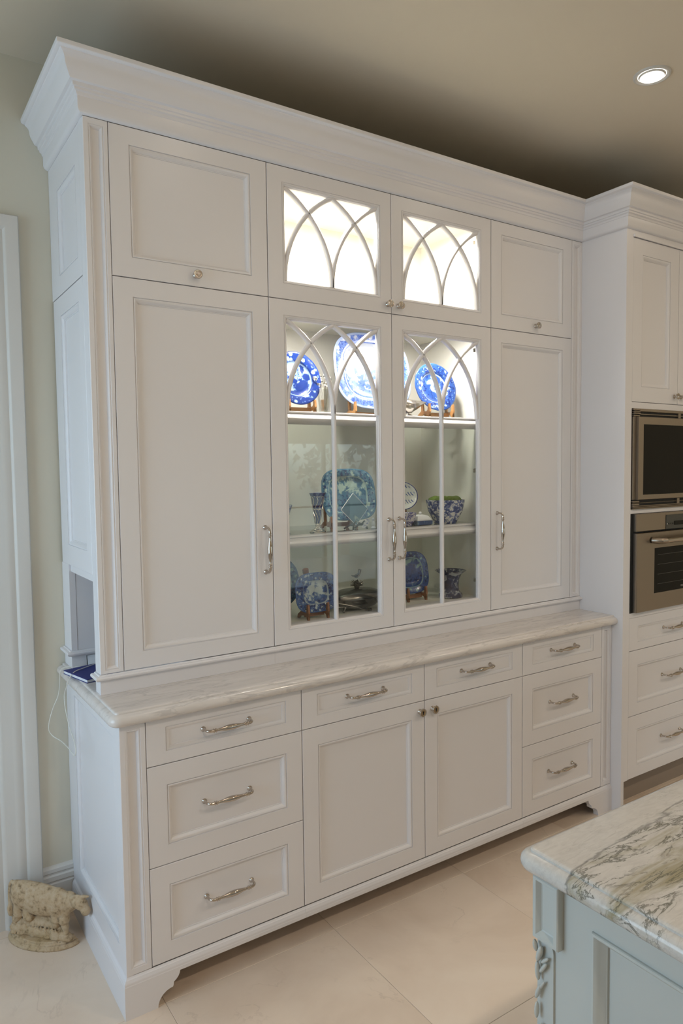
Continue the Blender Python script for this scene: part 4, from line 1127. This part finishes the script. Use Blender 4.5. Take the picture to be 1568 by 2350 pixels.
mk('base', bm, pottery('blue_glaze', (0.02, 0.06, 0.20), (0.05, 0.14, 0.32), (0.2, 0.32, 0.45), 30, .4), bd, keep=True, smooth=35)
bm = bmesh.new(); loops(bm, lambda a, b, d: Vector((a, b, d)), [(-.038, .038, -.028, .028, .0192), (-.038, .038, -.028, .028, .024), (-.028, .028, -.018, .018, .038), (-.010, .010, -.006, .006, .044)], True, True)
lathe(bm, [(.003, .044), (.007, .049), (.004, .055), (.0001, .056)], 'Z', 10); mk('lid', bm, 'paper', bd, keep=True, smooth=35)
cp_ = lathe_thing('planter', 'blue and white willow planter bowl full of moss on the middle shelf', 'planter', [(.046, 0), (.048, .004), (.050, .010), (.058, .022), (.074, .055), (.082, .092), (.084, .100), (.080, .1005), (.070, .070), (.050, .020), (.0001, .018)], (1.497, .130, SZ2), POT)
for mx_, my_, mr_ in ((-.040, -.020, .030), (.000, -.028, .026), (.038, -.016, .031), (.010, .030, .034), (-.034, .028, .030)):
    bm = bmesh.new(); blob(bm, (1.497 + mx_, .130 + my_, SZ2 + .094), (mr_, mr_, .022), 0, 3)
    for v in bm.verts: v.co += (v.co - Vector((1.497 + mx_, .130 + my_, SZ2 + .094))).normalized() * random.uniform(-.0018, .0018)
    tag(mk('moss_ball', bm, 'moss', smooth=True), 'clump of green moss in the willow planter bowl, %s' % ({-.040: 'at the front left', .000: 'at the front centre', .038: 'at the front right', .010: 'at the back right', -.034: 'at the back left'}[mx_]), 'moss', 'moss clumps in the planter')

# bottom shelf
DEEP = ((0.008, 0.018, 0.085), (0.035, 0.080, 0.24), (0.42, 0.50, 0.52))
stand('walnut stand at the far left of the bottom shelf', .715, .205, SZ3, .08, .10, 'walnut', arm=.05)
plate('plate', 'dark blue plate half hidden at the far left of the bottom shelf', .716, .205, SZ3 + .030, .100, .098, 2.2, blueware('deep_a', .100, .098, 2.2, DEEP[0], (0.03, 0.10, 0.20), (0.26, 0.38, 0.34), .66, 40, .45, .35, 2.2), 10, group='blue and white plates')
stand('tall walnut easel under the octagonal blue platter on the bottom shelf', .812, .090, SZ3, .085, .085, 'walnut', arm=.05)
mk_ = mk('finial_leg', (lambda b: sweep(b, smooth_pts([(.800, .118, SZ3 + .006), (.802, .128, SZ3 + .10), (.802, .135, SZ3 + .165), (.800, .134, SZ3 + .182)]), [.006] * 6 + [.007] * 6 + [.012] * 5 + [.009, .006], 8))(bmesh.new()), 'walnut', smooth=True)
tag(mk_, 'upright walnut easel post whose rounded top shows above the octagonal platter', 'plate stand', 'wooden plate stands')
plate('platter', 'blue octagonal platter with white flowers in front on the bottom shelf', .818, .086, SZ3 + .022, .092, .074, 3.3, blueware('deep_b', .092, .074, 3.3, (0.012, 0.025, 0.12), (0.045, 0.105, 0.30), (0.48, 0.56, 0.58), .58, 60, .50, .5, 6.1), 9, rimf=.58, group='blue and white plates')
# pewter tureen with bird finial
tu = thing('tureen', 'dark silver covered dish with a bird and leaves on its lid, bottom shelf', 'serving dish', (1.040, .150, SZ3), local=True)
SX = 1.75
bm = bmesh.new(); lathe(bm, [(.040, .006), (.052, .012), (.066, .030), (.070, .044), (.074, .047), (.074, .050), (.066, .0505)], 'Z', 40, sx=SX, sy=1.0); mk('dish', bm, 'pewter', tu, keep=True, smooth=True)
bm = bmesh.new(); lathe(bm, [(.069, .0508), (.068, .056), (.058, .068), (.044, .076), (.030, .079), (.0001, .080)], 'Z', 40, sx=SX, sy=1.0); mk('lid', bm, 'pewter', tu, keep=True, smooth=True)
for sx in (-1, 1):
    bm = bmesh.new(); sweep(bm, smooth_pts([(sx * .110, 0, .044), (sx * .135, -.012, .060), (sx * .158, 0, .052), (sx * .135, .012, .040), (sx * .112, 0, .034)]), .0042, 8); mk('handle', bm, 'pewter', tu, keep=True, smooth=True)
    for sy in (-1, 1):
        bm = bmesh.new(); sweep(bm, smooth_pts([(sx * .070, sy * .040, .030), (sx * .086, sy * .050, .014), (sx * .094, sy * .052, .003)]), [.005] * 6 + [.0035] * 6 + [.006], 8); mk('foot', bm, 'pewter', tu, keep=True, smooth=True)
bm = bmesh.new(); rr = random.Random(3)
for k in range(20):
    a = 2 * PI * k / 20 * 1.618 * 3; el = .2 + 1.1 * (k / 20); d = Vector((math.cos(a) * math.cos(el), math.sin(a) * math.cos(el), math.sin(el))); s = d.cross(Vector((0, 0, 1))).normalized(); n3 = d.cross(s)
    c = Vector((.006, 0, .088)); L_ = .030
    vs = [bm.verts.new(c + v) for v in (d * .006, d * L_ * .6 + s * .008, d * L_ + n3 * .004, d * L_ * .6 - s * .008)]; w_ = [bm.verts.new(v.co + n3 * .0022) for v in vs]
    bm.faces.new(vs); bm.faces.new(w_[::-1])
    for q in range(4): bm.faces.new((vs[q], vs[(q + 1) % 4], w_[(q + 1) % 4], w_[q]))
blob(bm, (.006, 0, .090), (.012, .012, .014)); mk('leaf_cluster', bm, 'pewter', tu, keep=True, smooth=50)
bm = bmesh.new(); sweep(bm, smooth_pts([(-.022, -.004, .134), (-.006, -.002, .130), (.008, 0, .130), (.018, 0, .138), (.020, 0, .148), (.020, 0, .156)], 5), [.0015, .002, .0025, .003, .004, .005, .006, .007, .0075, .008, .008, .0078, .0072, .0066, .006, .0056, .0056, .006, .0064, .0066, .0066, .0064, .006, .005, .004, .0025], 10)
sweep(bm, [(.020, 0, .154), (.031, -.002, .152)], [.0028, .0006], 6); mk('bird', bm, 'pewter', tu, keep=True, smooth=True)
# ladle / crossed silver servers in front
sv = thing('serving_tongs', 'pair of long silver servers lying against the covered dish on the bottom shelf', 'cutlery', (.975, .085, SZ3), local=True)
bm = bmesh.new(); sweep(bm, smooth_pts([(-.080, -.005, .048), (-.030, -.010, .036), (.030, -.012, .018), (.062, -.012, .006), (.086, -.010, .005)]), [.0025] * 12 + [.003] * 8 + [.006] * 5, 8); mk('spoon', bm, 'pewter', sv, keep=True, smooth=True)
bm = bmesh.new(); sweep(bm, smooth_pts([(-.080, .002, .030), (-.030, .000, .026), (.030, -.002, .024), (.075, .000, .028)]), [.0022] * 18 + [.004], 8); mk('fork', bm, 'pewter', sv, keep=True, smooth=True)
# right part
stand('reddish stand under the dark plate at the right of the bottom shelf', 1.335, .150, SZ3, .095, .10, 'walnut', arm=.05)
plate('plate', 'dark blue square-shouldered plate on the right half of the bottom shelf', 1.318, .145, SZ3 + .030, .096, .088, 2.9, blueware('deep_c', .096, .088, 2.9, DEEP[0], (0.03, 0.07, 0.24), (0.24, 0.36, 0.36), .70, 50, .42, .35, 8.4), 10, group='blue and white plates')
lathe_thing('vase', 'dark blue beaker vase with a wide flared mouth at the right of the bottom shelf', 'vase', [(.046, 0), (.050, .003), (.050, .014), (.042, .024), (.036, .032), (.034, .050), (.036, .078), (.046, .100), (.062, .112), (.067, .116), (.064, .1165), (.048, .106), (.032, .080), (.028, .040), (.0001, .030)], (1.508, .110, SZ3), pottery('dark_vase_ware', (0.010, 0.016, 0.055), (0.035, 0.05, 0.13), (0.40, 0.42, 0.42), 32, .44, 1.0))

# ------------------------------------------------------------------ things in the niche on the counter
nb = thing('notebook', 'navy blue notebook lying on the counter in the side niche', 'notebook', (.030, .240, ZC), local=True)
ang = math.radians(-77)
nb.rotation_euler = (0, 0, ang); nb.location = (.035, .245, ZC + .0002)
mk('pages', bx(-.080, .080, -.056, .056, .0018, .0102), 'paper', nb, keep=True)
mk('cover', bx(-.082, .082, -.058, .058, .0103, .0125, .0006), 'navy', nb, keep=True); mk('back_cover', bx(-.082, .082, -.058, .058, 0, .0017, .0004), 'navy', nb, keep=True)
pn = thing('pen', 'silver pen lying on the navy notebook', 'pen', (.050, .215, ZC + .0172), local=True); pn.rotation_euler = (0, 0, math.radians(20))
bm = bmesh.new(); sweep(bm, [(-.012, 0, 0), (-.008, 0, 0), (.08, 0, 0), (.10, 0, 0)], [.002, .0042, .0042, .0015], 12); mk('barrel', bm, 'silver', pn, keep=True, smooth=True)
cdd = thing('tablet', 'white tablet leaning on the back of the side niche behind the notebook', 'tablet', (.105, .345, ZC + .001), local=True); cdd.rotation_euler = (-.35, 0, 0)
mk('screen', bx(-.055, .075, -.0030, 0, 0.006, .040), 'paper', cdd, keep=True); mk('shell', bx(-.057, .077, 0.0002, .005, 0.004, .042), 'dark', cdd, keep=True)
bm = bmesh.new()
cpts = [(.085, .330, .9185), (.020, .285, .9185), (-.016, .262, .9165), (-.036, .250, .900), (-.044, .255, .872), (-.045, .286, .837), (-.045, .280, .799), (-.045, .232, .750), (-.045, .165, .715), (-.045, .152, .690),
        (-.046, .170, .672), (-.047, .240, .672), (-.050, .330, .668), (-.066, .395, .672), (-.075, .405, .700), (-.062, .400, .759), (-.042, .396, .807), (-.036, .392, .855), (-.034, .385, .893), (-.020, .375, .907), (.030, .350, .907), (.070, .335, .9065)]
sweep(bm, smooth_pts(cpts, 8), .0016, 6)
tag(mk('cable', bm, 'cord', smooth=True), 'thin white cable looping down off the counter end beside the niche', 'cable')

# ------------------------------------------------------------------ cast iron cow on the floor
cw = thing('cow_doorstop', 'weathered cast iron cow doorstop on the tile floor beside the cabinet end', 'doorstop', (-.215, .440, 0), local=True)
cw.rotation_euler = (0, 0, math.atan2(-.735, .68))
def ell(bm, c, r, ry=0.0):
    res = bmesh.ops.create_icosphere(bm, subdivisions=3, radius=1.0); R = Matrix.Rotation(ry, 3, 'Y')
    for v in res['verts']: v.co = R @ Vector((v.co.x * r[0], v.co.y * r[1], v.co.z * r[2])) + Vector(c)
def remesh(bm, name, parent, vs=.0032, sm=4):
    me = bpy.data.meshes.new('t'); bm.to_mesh(me); bm.free(); o = bpy.data.objects.new('t', me); COL.objects.link(o)
    m1 = o.modifiers.new('r', 'REMESH'); m1.mode = 'VOXEL'; m1.voxel_size = vs
    m2 = o.modifiers.new('s', 'SMOOTH'); m2.iterations = sm; m2.factor = .5
    bpy.context.view_layer.update()
    me2 = bpy.data.meshes.new_from_object(o.evaluated_get(bpy.context.evaluated_depsgraph_get()))
    bpy.data.objects.remove(o)
    me2.materials.clear(); me2.materials.append(M['cow'])
    for p in me2.polygons: p.use_smooth = True
    q = bpy.data.objects.new(name, me2); COL.objects.link(q); q.parent = parent; return q
bm = bmesh.new()   # local x = along the cow (0..0.33, head right), y- toward the viewer, z up
Yc = -.012
ell(bm, (.135, Yc, .143), (.092, .034, .054), .05)       # barrel
ell(bm, (.070, Yc, .150), (.050, .031, .048))            # rump
ell(bm, (.048, Yc, .168), (.026, .022, .028))
ell(bm, (.200, Yc, .140), (.045, .030, .052))            # shoulder
ell(bm, (.115, Yc, .186), (.100, .016, .014), .05)       # back line
ell(bm, (.240, Yc, .150), (.034, .022, .036), .5)        # neck
ell(bm, (.222, Yc - .002, .112), (.022, .018, .036), .25)  # brisket
ell(bm, (.285, Yc - .006, .156), (.032, .019, .022), .45)  # head
ell(bm, (.308, Yc - .008, .134), (.017, .014, .018), .2)  # muzzle
ell(bm, (.262, Yc - .012, .172), (.016, .008, .008), -.5)  # ear
for z0 in ((.285, .178, .010, .1), (.305, .181, .010, -.1)): ell(bm, (z0[0], Yc - .008, z0[1]), (.020, .006, .0055), z0[3])
sweep(bm, smooth_pts([(.026, Yc, .196), (.014, Yc, .180), (.010, Yc, .140), (.014, Yc - .004, .112)]), .0055, 8)   # tail
ell(bm, (.015, Yc - .006, .096), (.009, .008, .024))
for lx, top, sway in ((.052, .120, -.012), (.088, .110, .004), (.196, .105, -.004), (.224, .098, .004)):
    sweep(bm, smooth_pts([(lx, Yc - .004, top), (lx + sway * .3, Yc - .006, .078), (lx + sway * 1.4, Yc - .006, .058), (lx + sway, Yc - .006, .032)]), [.019] * 6 + [.013] * 6 + [.010] * 7, 10)
ell(bm, (.092, Yc - .012, .083), (.020, .014, .014))      # udder
box(bm, .018, .228, Yc - .004, Yc + .006, .020, .150); box(bm, .012, .060, Yc - .001, Yc + .006, .085, .185)     # web of the casting
cowb = remesh(bm, 'cow', cw, .0034, 3)
bm = bmesh.new()
ell(bm, (.120, Yc - .002, .052), (.095, .016, .030)); ell(bm, (.130, Yc - .006, .040), (.110, .022, .022)); ell(bm, (.215, Yc - .004, .034), (.040, .020, .016), .3); ell(bm, (.060, Yc - .010, .046), (.045, .018, .018), -.2)
rr = random.Random(2)
for k in range(46):
    gx = rr.uniform(.03, .21); sweep(bm, [(gx, Yc - .018 - rr.random() * .008, .026), (gx + rr.uniform(-.004, .004), Yc - .018 - rr.random() * .006, .048 + rr.random() * .018)], [.0045, .0022], 5)
remesh(bm, 'grass_mound', cw, .0028, 1)
bm = bmesh.new()
def half_slab(z0, z1, f, yb=.008):
    pts = [(.131 + .134 * f * math.cos(a), yb - .078 * f * math.sin(a)) for a in [PI * k / 28 for k in range(29)]]
    A = [bm.verts.new((x, y, z0)) for x, y in pts]; B = [bm.verts.new((x, y, z1)) for x, y in pts]
    bm.faces.new(A); bm.faces.new(B[::-1])
    for i in range(len(pts)): j = (i + 1) % len(pts); bm.faces.new((A[i], A[j], B[j], B[i]))
for z0, z1, f in ((0, .007, 1.0), (.006, .013, .955), (.012, .019, .90), (.018, .026, .84)): half_slab(z0, z1, f)
remesh(bm, 'stepped_base', cw, .0026, 1)
